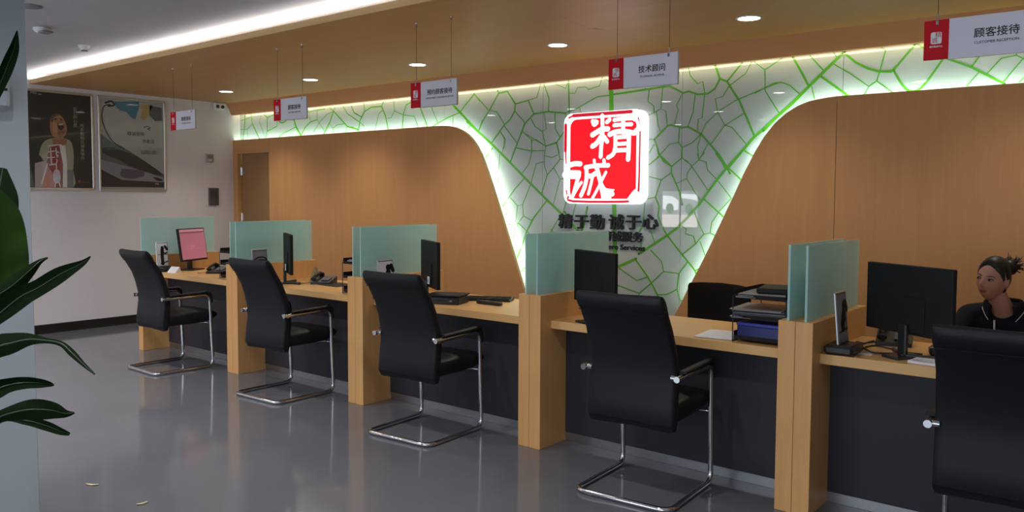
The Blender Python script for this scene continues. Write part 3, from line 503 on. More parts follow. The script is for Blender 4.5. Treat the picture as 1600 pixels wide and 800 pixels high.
# downlights
def downlight(x, y, z, watts, label, cat, group, warm=(1, .92, .78), spot=115):
    t = thing('ceiling_downlight', label, cat, (x, y, z), 0, group)
    b = MB(); n = 28
    prof = [(.088, 0), (.088, -.004), (.074, -.006), (.070, 0)]
    b.rings([[(q * math.cos(a), q * math.sin(a), zz) for a in [2 * PI * k / n for k in range(n)]] for q, zz in prof], cap=False)
    b.build('trim_ring', MT['white'], t)
    MB().cyl((0, 0), .0705, -.0035, -.001, 28).build('lamp_disc', MT['lamp'], t)
    l = bpy.data.lights.new('spot', 'SPOT'); l.energy = watts * 4; l.color = warm; l.spot_size = math.radians(spot); l.spot_blend = 1.0; l.shadow_soft_size = .06
    o = bpy.data.objects.new('spot', l); C.objects.link(o); o.parent = t; o.location = (0, 0, -.02)
    return t
names = ['above the pair of framed posters', 'second from the poster wall', 'third from the poster wall', 'to the left of the red and white logo', 'nearest the customer reception sign at the right']
lbl = ['round white ceiling downlight nearest the poster wall', 'round white ceiling downlight between the first two hanging reception signs',
       'round white ceiling downlight above the appointment reception sign', 'round white ceiling downlight above the illuminated red logo',
       'round white ceiling downlight over the right-hand wood panel']
for k in range(5): downlight(-8.60 + 1.578 * k, 5.285, ZS, E_DOWN * (.6 if k == 4 else 1), lbl[k], 'downlight', 'downlights in the lowered ceiling')
downlight(-8.60 + 1.578 * 5, 5.285, ZS, E_DOWN * .5, 'round white ceiling downlight over the seated person', 'downlight', 'downlights in the lowered ceiling')
for y in (2.17, .5, -1.2, -2.9):
    for x in (-8.8, -7.2, -5.6, -4.0, -2.35, -.7, .9):
        downlight(x, y, ZW, E_HALL * (.25 if x > -2 else (1 if x > -5 else 1.35)), 'round downlight in the white hall ceiling', 'downlight', 'downlights in the white hall ceiling', (1, .98, .97), 140)

# ceiling detectors, emergency lamp, switch plates on the left wall
t = thing('smoke_detector', 'white smoke detector on the white ceiling near the pillar', 'smoke detector', (-7.09, 2.735, ZW))
MB().lathe((0, 0, 0), [(.062, 0), (.062, -.012), (.05, -.03), (.03, -.042), (.012, -.045)]).build('housing', MT['white'], t)
MB().box(.02, .13, -.04, .04, -.05, -.035, .006).build('sensor_plate', MT['grey'], t)
t = thing('sprinkler_head', 'small white ceiling sensor close to the bright cove light', 'sensor', (-7.606, 3.404 - .12, ZW))
MB().lathe((0, 0, 0), [(.05, 0), (.05, -.008), (.036, -.03), (.036, -.045), (.02, -.045)]).build('housing', MT['white'], t)
MB().cyl((0, 0), .027, -.049, -.0455).build('sensor_lens', MT['black'], t)
t = thing('ceiling_speaker', 'flat round ceiling fitting at the top beside the pillar', 'ceiling fitting', (-6.317, 2.366, ZW))
MB().lathe((0, 0, 0), [(.08, 0), (.08, -.006), (.065, -.012), (.01, -.012)]).build('housing', MT['grey'], t)
t = thing('emergency_lamp', 'white emergency light box with two black lamps under the wooden ceiling', 'emergency light', (XL, 5.865, 2.66))
MB().box(0, .05, -.075, .075, -.012, .083, .012).build('housing', MT['white'], t)
for s in (-1, 1): MB().ell((.055, s * .035, .028), (.02, .022, .022)).build('lamp_head', MT['black'], t)
t = thing('thermostat', 'small beige wall plate above the dark panel on the left wall', 'wall plate', (XL, 5.73, 2.02))
MB().box(0, .018, -.055, .055, -.055, .055, .005).build('plate', plain('beige_plate', (.36, .33, .31), .5), t)
MB().box(.018, .021, -.035, .035, .0, .035).build('display', MT['grey'], t)
MB().box(.018, .023, -.018, .018, -.035, -.015, .002).build('button', MT['white'], t)
t = thing('control_panel', 'dark grey rectangular control panel on the wall beside the door', 'control panel', (XL, 5.775, 1.527))
MB().box(0, .025, -.07, .07, -.113, .113, .005).build('housing', plain('dark_panel', (.09, .08, .085), .4), t)
MB().box(.025, .027, -.05, .05, -.02, .085).build('face_plate', plain('dark_panel_face', (.06, .052, .056), .3), t)
t = thing('wall_dispenser', 'white rounded dispenser on the pillar behind the upright leaf', 'dispenser', (-3.527, 1.19, 1.865))
MB().box(0, .06, -.07, .035, 0, .14, .02).build('housing', MT['pillar'], t)
MB().box(.06, .063, -.05, .02, .075, .085).build('slot', MT['black'], t)

# ================================================================== posters
# unseen glowing boards added to stand in for the outdoor cars mirrored in the glass
for k, (x0, x1, lb) in enumerate(((-9.36, -8.90, 'unseen glowing stand-in for a white car front mirrored in the green glass wall'), (-8.88, -8.44, 'unseen glowing stand-in for a car wheel mirrored in the green glass wall'))):
    t = thing('reflection_board', lb, 'picture', ((x0 + x1) / 2, YF, .84))
    w_ = x1 - x0; q = lambda a, c, d: (-a, d, c)
    MB().box(-w_ / 2, w_ / 2, 0, .04, 0, .85).build('box', MT['alu'], t)
    MB().box(-w_ / 2 + .01, w_ / 2 - .01, .0405, .0415, .01, .30).build('pale_floor_print', emit('pf', (.62, .56, .54), 8.0), t)
    MB().box(-w_ / 2 + .01, w_ / 2 - .01, .0405, .0415, .30, .84).build('grey_print', emit('pg', (.26, .29, .30), 7.0), t)
    b = MB()
    if k == 0:
        b.add([q(a, c, .043) for a, c in [(-.2, .42), (-.2, .62), (-.05, .72), (.2, .74), (.2, .44), (.05, .38)]], [[0, 1, 2, 3, 4, 5]], False)
    else:
        b.add([q(a, c, .043) for a, c in [(-.2, .62), (-.2, .76), (.2, .78), (.2, .68), (.0, .66)]], [[0, 1, 2, 3, 4]], False)
    b.build('car_print', emit('cw%d' % k, (.8, .85, .88), 8.0), t)
    b = MB(); cx = .02 if k == 0 else .0
    b.add([q(cx + .10 * math.cos(a), .44 + .12 * math.sin(a), .044) for a in [2 * PI * j / 24 for j in range(24)]], [list(range(24))], False)
    b.build('wheel_print', emit('wh%d' % k, (.03, .16, .03), 5.0), t)
def poster_frame(t, w, h):
    b = MB(); q = .022
    b.box(0, .022, 0, w, 0, q, .003).box(0, .022, 0, w, h - q, h, .003).box(0, .022, 0, q, q, h - q, .003).box(0, .022, w - q, w, q, h - q, .003)
    b.build('frame', MT['alu'], t)
PW = lambda d0: (lambda a, c, d: (d0 + d, a, c))
def shape(t, name, pts, col, lay, sub=4, closed=True):
    p = smooth_line(list(pts) + [pts[0]], sub)[:-1] if sub > 1 else pts
    n = len(p); b = MB(); f = PW(.010 + lay * .0006)
    b.add([f(a, c, 0) for a, c in p], [list(range(n))], False)
    return b.build(name, flat('%.3f_%.3f_%.3f' % col, col), t)
def wall_text(t, name, s, size, col, y, z, lay=6, vertical=False, spacing=1.0, sx=1.0):
    # reads left to right along +y on the left wall (facing +x)
    mt = Matrix.Translation((.010 + lay * .0006, y, z)) @ Matrix.Rotation(PI / 2, 4, 'Z') @ FRONT
    if vertical: s = '\n'.join(s)
    return text_mesh(name, s, size, flat('%.3f_%.3f_%.3f' % col, col), t, mt, sx=sx)
# poster with the laughing person
w, h = .80, 1.09
t = thing('poster', 'framed black poster of a laughing man in a pale open shirt with red lettering', 'poster', (XL + .001, 3.475, 1.60), 0, None)
poster_frame(t, w, h)
MB().box(0, .010, .02, w - .02, .02, h - .02).build('backing', flat('pblack', (.012, .012, .013)), t)
P = 'printed_figure'
b = MB()
LAY = {}
def multi(t, name, items):
    b = MB(); mats = []
    for pts, col, lay, sub in items:
        k = '%.3f_%.3f_%.3f' % col; mt_ = flat(k, col)
        if mt_ not in mats: mats.append(mt_)
        b.cur = mats.index(mt_)
        p = smooth_line(list(pts) + [pts[0]], sub)[:-1] if sub > 1 else pts
        f = PW(.010 + lay * .0006)
        b.add([f(a, c, 0) for a, c in p], [list(range(len(p)))], False)
    return b.build(name, mats, t)
yel = (.30, .29, .19); skn = (.30, .14, .07); drk = (.015, .013, .012); rd = (.20, .035, .02)
def px1(u, v):   # crop pixels of the poster to poster coordinates
    return (.13 + (u - 42) / 478.0 * .68, h * (742 - v) / 690.0)
multi(t, 'printed_figure', [
    ([px1(*q) for q in [(100, 500), (130, 420), (190, 385), (300, 380), (345, 410), (358, 500), (350, 600), (350, 725), (115, 725), (140, 560)]], yel, 1, 3),
    ([px1(*q) for q in [(200, 390), (300, 375), (300, 430), (270, 480), (215, 440)]], (.26, .11, .05), 2, 3),
    ([px1(*q) for q in [(192, 250), (205, 222), (240, 208), (275, 225), (300, 265), (312, 310), (300, 350), (270, 385), (230, 385), (195, 350), (185, 300)]], skn, 3, 4),
    ([px1(*q) for q in [(193, 262), (200, 225), (238, 204), (262, 212), (240, 222), (215, 240), (205, 275)]], (.10, .05, .03), 4, 4),
    ([px1(*q) for q in [(205, 270), (222, 262), (240, 300), (232, 350), (205, 330)]], (.40, .21, .11), 4, 4),
    ([px1(*q) for q in [(250, 325), (290, 322), (285, 355), (255, 372), (240, 350)]], (.19, .085, .045), 4, 4),
    ([px1(*q) for q in [(245, 275), (275, 270), (288, 300), (270, 320), (245, 310)]], (.03, .008, .008), 4, 4),
    ([px1(*q) for q in [(250, 277), (275, 272), (282, 284), (252, 288)]], (.42, .38, .34), 5, 3),
    ([px1(*q) for q in [(215, 245), (240, 240), (238, 250), (216, 254)]], drk, 4, 1),
    ([px1(*q) for q in [(262, 240), (280, 246), (278, 254), (262, 250)]], drk, 4, 1),
    ([px1(*q) for q in [(180, 440), (270, 425), (280, 560), (275, 725), (200, 725), (150, 590)]], rd, 3, 1),
    ([px1(*q) for q in [(250, 430), (295, 425), (305, 560), (300, 730), (268, 730), (275, 560)]], (.60, .58, .55), 4, 1),
    ([px1(*q) for q in [(150, 540), (70, 560), (66, 728), (205, 728), (165, 620)]], (.36, .30, .28), 2, 1),
    ([px1(*q) for q in [(305, 600), (350, 600), (348, 725), (305, 725)]], (.14, .15, .16), 2, 1),
    ([px1(*q) for q in [(160, 570), (205, 640), (205, 728), (120, 728)]], (.42, .20, .17), 4, 1)])
b = MB()
for pts in [[(160, 520), (215, 515)], [(165, 480), (215, 470)], [(170, 440), (260, 425), (275, 460)], [(185, 450), (190, 560)], [(175, 570), (215, 560)], [(220, 470), (245, 480)], [(225, 450), (230, 540), (212, 570)], [(240, 500), (225, 530)], [(160, 560), (115, 700)], [(205, 620), (225, 600), (245, 620), (245, 680), (210, 690), (205, 620)], [(215, 690), (210, 725)], [(240, 690), (250, 725)], [(225, 560), (226, 620)]]:
    stroke(b, [px1(*q) for q in pts], .011, PW(.0135), 0, 0, True, 3)
b.build('printed_lettering', flat('pw', (.70, .68, .66)), t)
multi(t, 'printed_tag', [([px1(*q) for q in [(206, 615), (245, 612), (247, 680), (208, 684)]], (.45, .45, .52), 7, 3)])
wall_text(t, 'caption', '自己的心愿', .046, (.33, .32, .30), px1(375, 0)[0], px1(0, 225)[1], vertical=True)
wall_text(t, 'caption', '用手勤相见诚真情作', .046, (.33, .32, .30), px1(425, 0)[0], px1(0, 400)[1], vertical=True)
wall_text(t, 'caption', 'MG', .042, (.42, .42, .42), px1(75, 0)[0], px1(0, 76)[1])
multi(t, 'printed_mark', [([px1(*q) for q in [(384, 676), (404, 672), (404, 692), (388, 692)]], (.4, .03, .03), 2, 1), ([px1(*q) for q in [(408, 682), (468, 682), (468, 690), (408, 690)]], (.13, .04, .04), 2, 1), ([px1(*q) for q in [(108, 80), (132, 80), (132, 86), (108, 86)]], (.3, .3, .3), 2, 1)])
# poster with the silver car
w, h = .81, 1.10
t = thing('poster', 'framed grey poster of a dark silver car bonnet with blue and gold shapes', 'poster', (XL + .001, 4.328, 1.59), 0, None)
poster_frame(t, w, h)
MB().box(0, .010, .02, w - .02, .02, h - .02).build('backing', flat('pgrey', (.30, .33, .33)), t)
def px2(u, v): return (w * (u - 548) / 466.0, h * (748 - v) / 655.0)
multi(t, 'printed_car', [
    ([px2(*q) for q in [(562, 105), (562, 320), (600, 330), (640, 400), (700, 430), (990, 430), (992, 300), (992, 130)]], (.36, .37, .365), 1, 1),
    ([px2(*q) for q in [(660, 125), (830, 110), (830, 150), (800, 240), (770, 225), (740, 190), (700, 185), (670, 160)]], (.045, .17, .25), 2, 1),
    ([px2(*q) for q in [(830, 130), (930, 125), (900, 180), (870, 240), (835, 235), (850, 170)]], (.36, .26, .10), 2, 1),
    ([px2(*q) for q in [(905, 130), (992, 140), (992, 235), (940, 240), (900, 200)]], (.07, .08, .09), 2, 1),
    ([px2(*q) for q in [(562, 350), (640, 410), (760, 470), (900, 560), (998, 630), (998, 665), (562, 540)]], (.09, .11, .115), 3, 1),
    ([px2(*q) for q in [(575, 450), (640, 445), (800, 500), (990, 632), (800, 590), (680, 530), (580, 490)]], (.025, .028, .035), 4, 3),
    ([px2(*q) for q in [(562, 530), (800, 590), (998, 650), (998, 690), (700, 690), (562, 660)]], (.20, .21, .26), 4, 1),
    ([px2(*q) for q in [(562, 600), (700, 670), (998, 682), (998, 720), (562, 720)]], (.020, .020, .026), 5, 1),
    ([px2(*q) for q in [(700, 590), (840, 600), (850, 640), (760, 660), (690, 640)]], (.075, .075, .11), 5, 4),
    ([px2(*q) for q in [(915, 648), (950, 648), (990, 668), (950, 672)]], (.01, .01, .012), 6, 3)])
b = MB()
for pts, ww in [([(630, 150), (590, 165), (575, 230), (590, 310), (640, 400), (720, 450)], .012), ([(640, 445), (720, 450), (900, 560), (998, 630)], .005), ([(580, 475), (740, 540)], .003), ([(600, 140), (640, 125), (660, 150), (620, 160)], .02), ([(860, 290), (885, 282), (905, 292), (885, 300), (905, 308)], .008)]:
    stroke(b, [px2(*q) for q in pts], ww, PW(.0142), 0, 0, True, 4)
b.build('printed_outline', flat('pdark', (.022, .024, .028)), t)
wall_text(t, 'caption', '精诚说明', .052, (.06, .06, .065), px2(802, 0)[0], px2(0, 343)[1], lay=8)
wall_text(t, 'caption', '亦能见', .052, (.05, .05, .055), px2(890, 0)[0], px2(0, 392)[1], lay=8, spacing=1.3)
wall_text(t, 'caption', '精于勤诚于心服务\n真诚待客用心服务', .024, (.06, .06, .065), px2(890, 0)[0], px2(0, 470)[1], lay=8)
wall_text(t, 'caption', 'MG', .03, (.5, .5, .5), px2(945, 0)[0], px2(0, 695)[1], lay=8)

# ================================================================== illuminated logo and the lettering under it
t = thing('illuminated_sign', 'large illuminated red and white square seal logo on the green leaf wall', 'sign', (0, 0, 0))
fl = lambda yy: (lambda a, c, d: (a, yy - d, c))
# reads as the seal of the shop
sqo = rrect(-4.362, -3.545, 1.484, 2.292, .085, 8)
MB().prism(sqo, lambda a, c, d: (a, d, c), 6.070, 6.168).build('light_box', MT['logo_white'], t)
b = MB(); p = rrect(-4.292, -3.606, 1.530, 2.236, .07, 8); b.add([(a, 6.0695, c) for a, c in p], [list(range(len(p)))], False)
b.build('red_field', MT['logo_red'], t)
b = MB()
ring = rrect(-4.343, -3.568, 1.506, 2.272, .075, 8)
nR = len(ring)
def seg(i0, i1): return [ring[i % nR] for i in range(i0, i1)]
R1 = .030
stroke(b, [(-3.66, 2.272), (-4.26, 2.272)], R1, fl(6.0693), 0, 0, True, 1)
stroke(b, [(-4.343, 2.19), (-4.345, 1.96)], R1, fl(6.0693), 0, 0, True, 1)
stroke(b, [(-4.345, 2.2), (-4.342, 1.92), (-4.332, 1.83)], .022, fl(6.0693), 0, 0, True, 3, (1, .4))
stroke(b, [(-4.333, 1.75), (-4.338, 1.66), (-4.325, 1.57)], .014, fl(6.0693), 0, 0, True, 3)
stroke(b, [(-4.31, 1.545), (-4.26, 1.506), (-3.72, 1.506), (-3.66, 1.520)], .020, fl(6.0693), 0, 0, True, 3)
stroke(b, [(-3.572, 2.10), (-3.575, 1.75), (-3.58, 1.60)], .026, fl(6.0693), 0, 0, True, 3, (.5, .8))
stroke(b, [(-3.592, 2.215), (-3.578, 2.16)], .014, fl(6.0693), 0, 0, True, 1)
stroke(b, [(-4.26, 2.272), (-4.31, 2.255)], .016, fl(6.0693), 0, 0, True, 1)
b.build('outer_ring', MT['logo_ring'], t)
b = MB()
for w_, pts in LOGO_STROKES[:16]: stroke(b, pts, w_ * 1.05, fl(6.0690), 0, .003, True, 4)
b.build('white_character', MT['logo_white'], t)
b = MB()
for w_, pts in LOGO_STROKES[16:]: stroke(b, pts, w_ * 1.05, fl(6.0690), 0, .003, True, 4)
# frame rubs and the broad stroke ends of the seal
stroke(b, [(-4.325, 1.83), (-4.325, 1.62)], .03, fl(6.0690), 0, .003, True, 1)
b.add([(a, 6.0662, c) for a, c in [(-3.98, 1.66), (-3.90, 1.62), (-3.815, 1.612), (-3.875, 1.53), (-3.95, 1.53)]], [[0, 1, 2, 3, 4]], False)
b.add([(a, 6.0662, c) for a, c in [(-3.69, 1.53), (-3.63, 1.60), (-3.60, 1.62), (-3.59, 1.50), (-3.66, 1.50)]], [[0, 1, 2, 3, 4]], False)
b.build('white_character', MT['logo_white'], t)
b = MB()
for x, z in ((-4.2, 1.6), (-3.7, 1.6), (-4.2, 2.18), (-3.7, 2.18)): b.tube([(x, 6.165, z), (x, YG + .002, z)], .012)
b.build('standoff', MT['steel'], t)

xs = [-4.410, -4.235, -4.062, -3.862, -3.688, -3.520]
t = thing('wall_lettering', 'row of raised black calligraphic characters under the red logo', 'lettering', (0, 0, 0))
for x, ch, z in zip(xs, '精于勤诚于心', (1.312, 1.312, 1.312, 1.317, 1.320, 1.326)):
    text_mesh('character', ch, .140, MT['ink'], t, on_front(x, YG - .012, z - .002), extrude=.011, bold=.0035, sx=1.13)
t = thing('wall_lettering', 'smaller line of raised black characters partly hidden by the glass screen', 'lettering', (0, 0, 0))
for x, ch in zip((-4.18, -4.065, -3.95, -3.86, -3.752, -3.645), '   诚服务'):
    if ch != ' ': text_mesh('character', ch, .094, MT['ink'], t, on_front(x, YG - .010, 1.192), extrude=.009, bold=.0022, sx=1.15)
text_mesh('character', '精', .094, MT['ink'], t, on_front(-3.965, YG - .010, 1.192), extrude=.009, bold=.0022, sx=1.15)
t = thing('wall_lettering', 'line of small black English letters reading Sincere Services', 'lettering', (0, 0, 0))
text_mesh('lettering', 'Sincere Services', .068, MT['ink'], t, on_front(-3.573, YG - .006, 1.103), extrude=.005, bold=.0012, sx=1.12, align='RIGHT')

# ================================================================== hanging signs
def hanging_sign(x, cn, en, label, size, enw=1.0, w=.44):
    h = .172
    t = thing('hanging_sign', label, 'sign', (x, 4.02, 2.332), 0, 'reception signs hanging over the counter')
    MB().box(-w / 2 + .1, w / 2, -.006, .006, -h, 0, .001).build('white_board', MT['lilac'], t)
    MB().box(-w / 2, -w / 2 + .1, -.006, .006, -h, 0, .001).build('red_board', MT['red'], t)
    MB().box(w / 2, w / 2 + .003, -.007, .007, -h, 0).box(-w / 2 + .1, w / 2, -.007, .007, -h - .003, -h).build('edge_strip', MT['steel'], t)
    b = MB(); cx, cz = -w / 2 + .05, -.078; p = rrect(cx - .022, cx + .022, cz - .026, cz + .026, .008, 4)
    b.add([(a, -.0066, c) for a, c in p], [list(range(len(p)))], False); lo = b.build('seal_mark', MT['white'], t)
    text_mesh('seal_character', '精', .026, MT['red'], t, on_front(cx + .008, -.0070, cz + .012), bold=.0)
    text_mesh('seal_character', '诚', .026, MT['red'], t, on_front(cx - .006, -.0070, cz - .011), bold=.0)
    text_mesh('small_lettering', '精于勤诚于心', .0085, MT['white'], t, on_front(cx, -.0070, cz - .038), bold=.0003)
    tx = -w / 2 + .1 + (w - .1) / 2 + .012
    text_mesh('characters', cn, size, MT['ink'], t, on_front(tx, -.0068, -.078), bold=size * .018)
    text_mesh('small_lettering', en, .0155, MT['ink'], t, on_front(tx, -.0068, -.116), bold=.0002, sx=enw)
    b = MB(); c_ = MB(); a_ = MB()
    for xx in (-w / 2 + .053, w / 2 - .055):
        c_.cyl((xx, 0), .0045, -.022, .028, 10); c_.box(xx - .006, xx + .006, -.011, .011, -.022, -.004, .001)
        b.tube([(xx, 0, .026), (xx, 0, ZS - 2.332 - .004)], .0014, 6)
        a_.cyl((xx, 0), .008, ZS - 2.332 - .028, ZS - 2.332, 10); a_.cyl((xx, 0), .016, ZS - 2.332 - .004, ZS - 2.332, 12)
    c_.build('clip', MT['chrome'], t); b.build('wire', MT['ink'], t); a_.build('ceiling_anchor', MT['chrome'], t)
    return t
hanging_sign(-7.275, '顾客接待', 'CUSTOMER RECEPTION', 'small hanging customer reception sign in front of the poster wall', .042)
hanging_sign(-5.61, '顾客接待', 'CUSTOMER RECEPTION', 'hanging customer reception sign above the doorway side of the counter', .042)
hanging_sign(-3.985, '预约顾客接待', 'APPOINTMENT CUSTOMER RECEPTION', 'hanging sign with six large characters reading appointment reception', .040, .95)
hanging_sign(-2.355, '技术顾问', 'TECHNICAL ADVISOR', 'hanging technical advisor sign above the illuminated logo', .043)
hanging_sign(-.70, '顾客接待', 'CUSTOMER RECEPTION', 'largest hanging customer reception sign near the right edge', .043)

# ================================================================== reception desks
DL = ['oak and dark grey reception desk against the poster wall end', 'oak and dark grey reception desk below the doorway sign, second from the poster wall',
      'oak and dark grey middle reception desk below the appointment sign', 'oak and dark grey reception desk with the blue file and the paper trays',
      'oak and dark grey reception desk where the person sits']
VL = [('oak divider slab with frosted glass at the poster wall end of the counter',),
      ('oak divider slab with glass, {} half of the pair second from the poster wall',),
      ('oak divider slab with glass, {} half of the pair beside the third chair',),
      ('oak divider slab with glass, {} half of the pair below the green leaf wall',),
      ('oak divider slab with glass, {} half of the pair beside the blue file',), ('oak divider slab at the far end of the seated person\'s desk',)]
def divider(x0, x1, label):
    ox = (x0 + x1) / 2
    t = thing('desk_divider', label, 'divider', (ox, YD, 0), 0, 'oak dividers between the reception desks')
    MB().box(x0 - ox, x1 - ox, 0, 4.77 - YD, 0, ZD, .0015).build('side_panel', MT['oak'], t)
    MB().box(-.006, .006, .018, 4.735 - YD, ZD - .004, 1.318, .001).build('glass_screen', MT['frost'], t)
for k in range(5):
    xa, xb = DIVX[k], DIVX[k + 1] - .17
    t = thing('reception_desk', DL[k], 'desk', ((xa + xb) / 2, YT, 0), 0, 'reception desks in one row')
    ox, oy = (xa + xb) / 2, YT
    bx = lambda x0, x1, y0, y1, z0, z1, bb: MB().box(x0 - ox, x1 - ox, y0 - oy, y1 - oy, z0, z1, bb)
    bx(xa, xb, YT, YB, ZT - .05, ZT, .0015).build('worktop', MT['oak_top'], t)
    bx(xa, xb, 4.19, 4.208, .055, ZT - .05, .001).build('front_panel', MT['slate'], t)
    bx(xa, xb, 4.195, 4.212, 0, .054, .001).build('kick_strip', MT['steel'], t)
    divider(xa - .084, xa, VL[k][0].format('right'))
    divider(xb, xb + .084, VL[k + 1][0].format('left'))

# ================================================================== visitor chairs
def make_chair(label, loc, rz):
    t = thing('visitor_chair', label, 'chair', loc, rz, 'black visitor chairs in front of the desks')
    hw = .265; r = .0145; yf0, yf1, yr = .272, .300, -.235
    path = fillet([Vector((-hw, -.12, .652)), Vector((-hw, yf0, .660)), Vector((-hw, yf1, r)), Vector((-hw, yr, r)), Vector((hw, yr, r)), Vector((hw, yf1, r)), Vector((hw, yf0, .660)), Vector((hw, -.12, .652))], .065, 8)
    MB().tube(path, r, 14).build('chrome_frame', MT['chrome'], t)
    for s in (-1, 1):
        b = MB().tube([(s * hw, -.165, .652), (s * hw, -.10, .652)], .016, 14)
        b.tube([(s * (hw - .04), -.135, .652), (s * (hw + .012), -.135, .652)], .015, 12)
        b.build('arm_joint', MT['chrome'], t)
        b = MB()   # arm pad wrapping the front bend
        line = fillet([(s * hw, -.095, .676), (s * hw, yf0 + .004, .682), (s * hw, yf0 + .02, .585)], .07, 7)
        R = []
        for i, p in enumerate(line):
            a = line[max(i - 1, 0)]; c = line[min(i + 1, len(line) - 1)]; tt = (c - a).normalized(); nn = Vector((0, -tt.z, tt.y))
            k = min(1, .45 + i * .3) * min(1, .4 + (len(line) - 1 - i) * .25)
            R.append([tuple(p + Vector((x * .022, 0, 0)) + nn * (z * .016 * k)) for x, z in ((-1, -.8), (-.9, .5), (-.5, 1), (.5, 1), (.9, .5), (1, -.8))])
        b.rings(R, smooth=True); b.build('arm_pad', MT['leather'], t)
    prof = [(-.138, .385, .020, .238), (-.128, .388, .038, .245), (-.124, .41, .042, .247), (-.116, .50, .042, .247), (-.104, .60, .040, .247), (-.106, .68, .038, .246), (-.130, .78, .036, .244), (-.168, .88, .034, .240), (-.214, .955, .032, .240), (-.232, .985, .031, .241), (-.246, 1.005, .036, .243), (-.266, 1.035, .036, .243), (-.280, 1.058, .028, .240), (-.287, 1.068, .013, .234)]
    R = []
    for i, (y, z, th, wd) in enumerate(prof):
        a = prof[max(i - 1, 0)]; c = prof[min(i + 1, len(prof) - 1)]
        tt = Vector((0, c[0] - a[0], c[1] - a[1])).normalized(); nn = Vector((0, tt.z, -tt.y))
        ring = []
        for j in range(32):
            an = 2 * PI * j / 32; ca, sa = math.cos(an), math.sin(an)
            ex = math.copysign(abs(ca) ** .22, ca) * wd; ey = math.copysign(abs(sa) ** .5, sa) * th
            ring.append(tuple(Vector((ex, y, z)) + nn * (ey - (.012 * (1 - (ex / wd) ** 2) if sa > 0 else 0))))
        R.append(ring)
    bk = MB().rings(R).build('backrest', MT['leather'], t)
    b = MB(); b.tube([(-.236, -.262, .975), (0, -.264, .974), (.236, -.262, .975)], .0022, 6)
    b.build('seam', MT['black_matt'], bk)
    prof = [(-.10, .41, .50), (-.08, .40, .512), (.16, .398, .52), (.27, .405, .518), (.335, .43, .508), (.36, .455, .488)]
    R = []
    for y, z0, z1 in prof:
        ring = []
        zc, zh = (z0 + z1) / 2, (z1 - z0) / 2
        for j in range(24):
            an = 2 * PI * j / 24; ca, sa = math.cos(an), math.sin(an)
            ring.append((math.copysign(abs(ca) ** .3, ca) * .238, y, zc + math.copysign(abs(sa) ** .45, sa) * zh))
        R.append(ring)
    MB().rings(R).build('seat', MT['leather'], t)
    for s in (-1, 1): MB().tube([(s * .18, .20, .405), (s * .20, .27, .402), (s * hw, .283, .402)], .006, 8).build('seat_bracket', MT['chrome'], t)
    return t
CH = [(-6.985, 3.66, -1, 'black leather chair with chrome cantilever base nearest the poster wall'),
      (-5.386, 3.746, 1.4, 'black leather cantilever chair below the frosted screen with the car picture'),
      (-3.808, 3.725, 3.5, 'black leather cantilever chair in front of the middle desk'),
      (-2.162, 3.733, 3.7, 'black leather cantilever chair in front of the desk with the blue file'),
      (-.491, 3.704, 2.0, 'black leather cantilever chair largest at the right edge, before the seated person')]
for x, y, a, l in CH: make_chair(l, (x, y, 0), math.radians(a))

# ================================================================== staff chairs
def staff_chair(label, loc, rz):
    t = thing('office_chair', label, 'chair', loc, rz)
    # local +y is the rear of the chair; backrest curved
    R = []
    for z, hw_, th, y in ((.50, .19, .010, .19), (.52, .215, .016, .20), (.62, .235, .018, .225), (.75, .245, .018, .24), (.86, .243, .018, .235), (.915, .238, .018, .228), (.935, .225, .012, .226)):
        ring = []
        for j in range(24):
            an = 2 * PI * j / 24; ca, sa = math.cos(an), math.sin(an)
            x = math.copysign(abs(ca) ** .35, ca) * hw_
            ring.append((x, y - .045 * (x / hw_) ** 2 + math.copysign(abs(sa) ** .7, sa) * th, z + .012 * (1 - (x / hw_) ** 2)))
        R.append(ring)
    MB().rings(R).build('backrest', MT['mesh_black'], t)
    R = []
    for y, z0, z1, hw_ in ((-.22, .43, .455, .2), (-.20, .415, .475, .225), (.0, .41, .478, .24), (.16, .41, .475, .235), (.2, .42, .465, .22)):
        R.append([(math.copysign(abs(math.cos(2 * PI * j / 20)) ** .4, math.cos(2 * PI * j / 20)) * hw_, y, (z0 + z1) / 2 + math.copysign(abs(math.sin(2 * PI * j / 20)) ** .5, math.sin(2 * PI * j / 20)) * (z1 - z0) / 2) for j in range(20)])
    MB().rings(R).build('seat', MT['black_matt'], t)
    MB().tube([(0, .1, .41), (0, .24, .42), (0, .26, .5), (0, .245, .62)], .018, 8).build('back_support', MT['black'], t)
    for s in (-1, 1):
        MB().tube(fillet([(s * .2, .0, .42), (s * .27, .0, .42), (s * .27, .02, .62)], .03), .012, 8).box(s * .27 - .03, s * .27 + .03, -.12, .12, .62, .645, .01).build('armrest', MT['black'], t)
    MB().cyl((0, 0), .026, .1, .41).build('gas_column', MT['black'], t)
    for k in range(5):
        a = 2 * PI * k / 5 + .3
        lg = MB().tube([(0, 0, .11), (.28 * math.cos(a), .28 * math.sin(a), .075)], [.024, .015], 8).build('leg', MT['black'], t)
        MB().tube([(.28 * math.cos(a) - .02 * math.sin(a), .28 * math.sin(a) + .02 * math.cos(a), .028), (.28 * math.cos(a) + .02 * math.sin(a), .28 * math.sin(a) - .02 * math.cos(a), .028)], .028, 14).build('caster', MT['black_matt'], lg)
    return t
staff_chair('black mesh office chair seen over the desk with the blue file', (-2.50, 5.14, 0), math.radians(-3))
staff_chair('black office chair the person sits on behind the counter', (-.66, 5.27, 0), math.radians(-5))

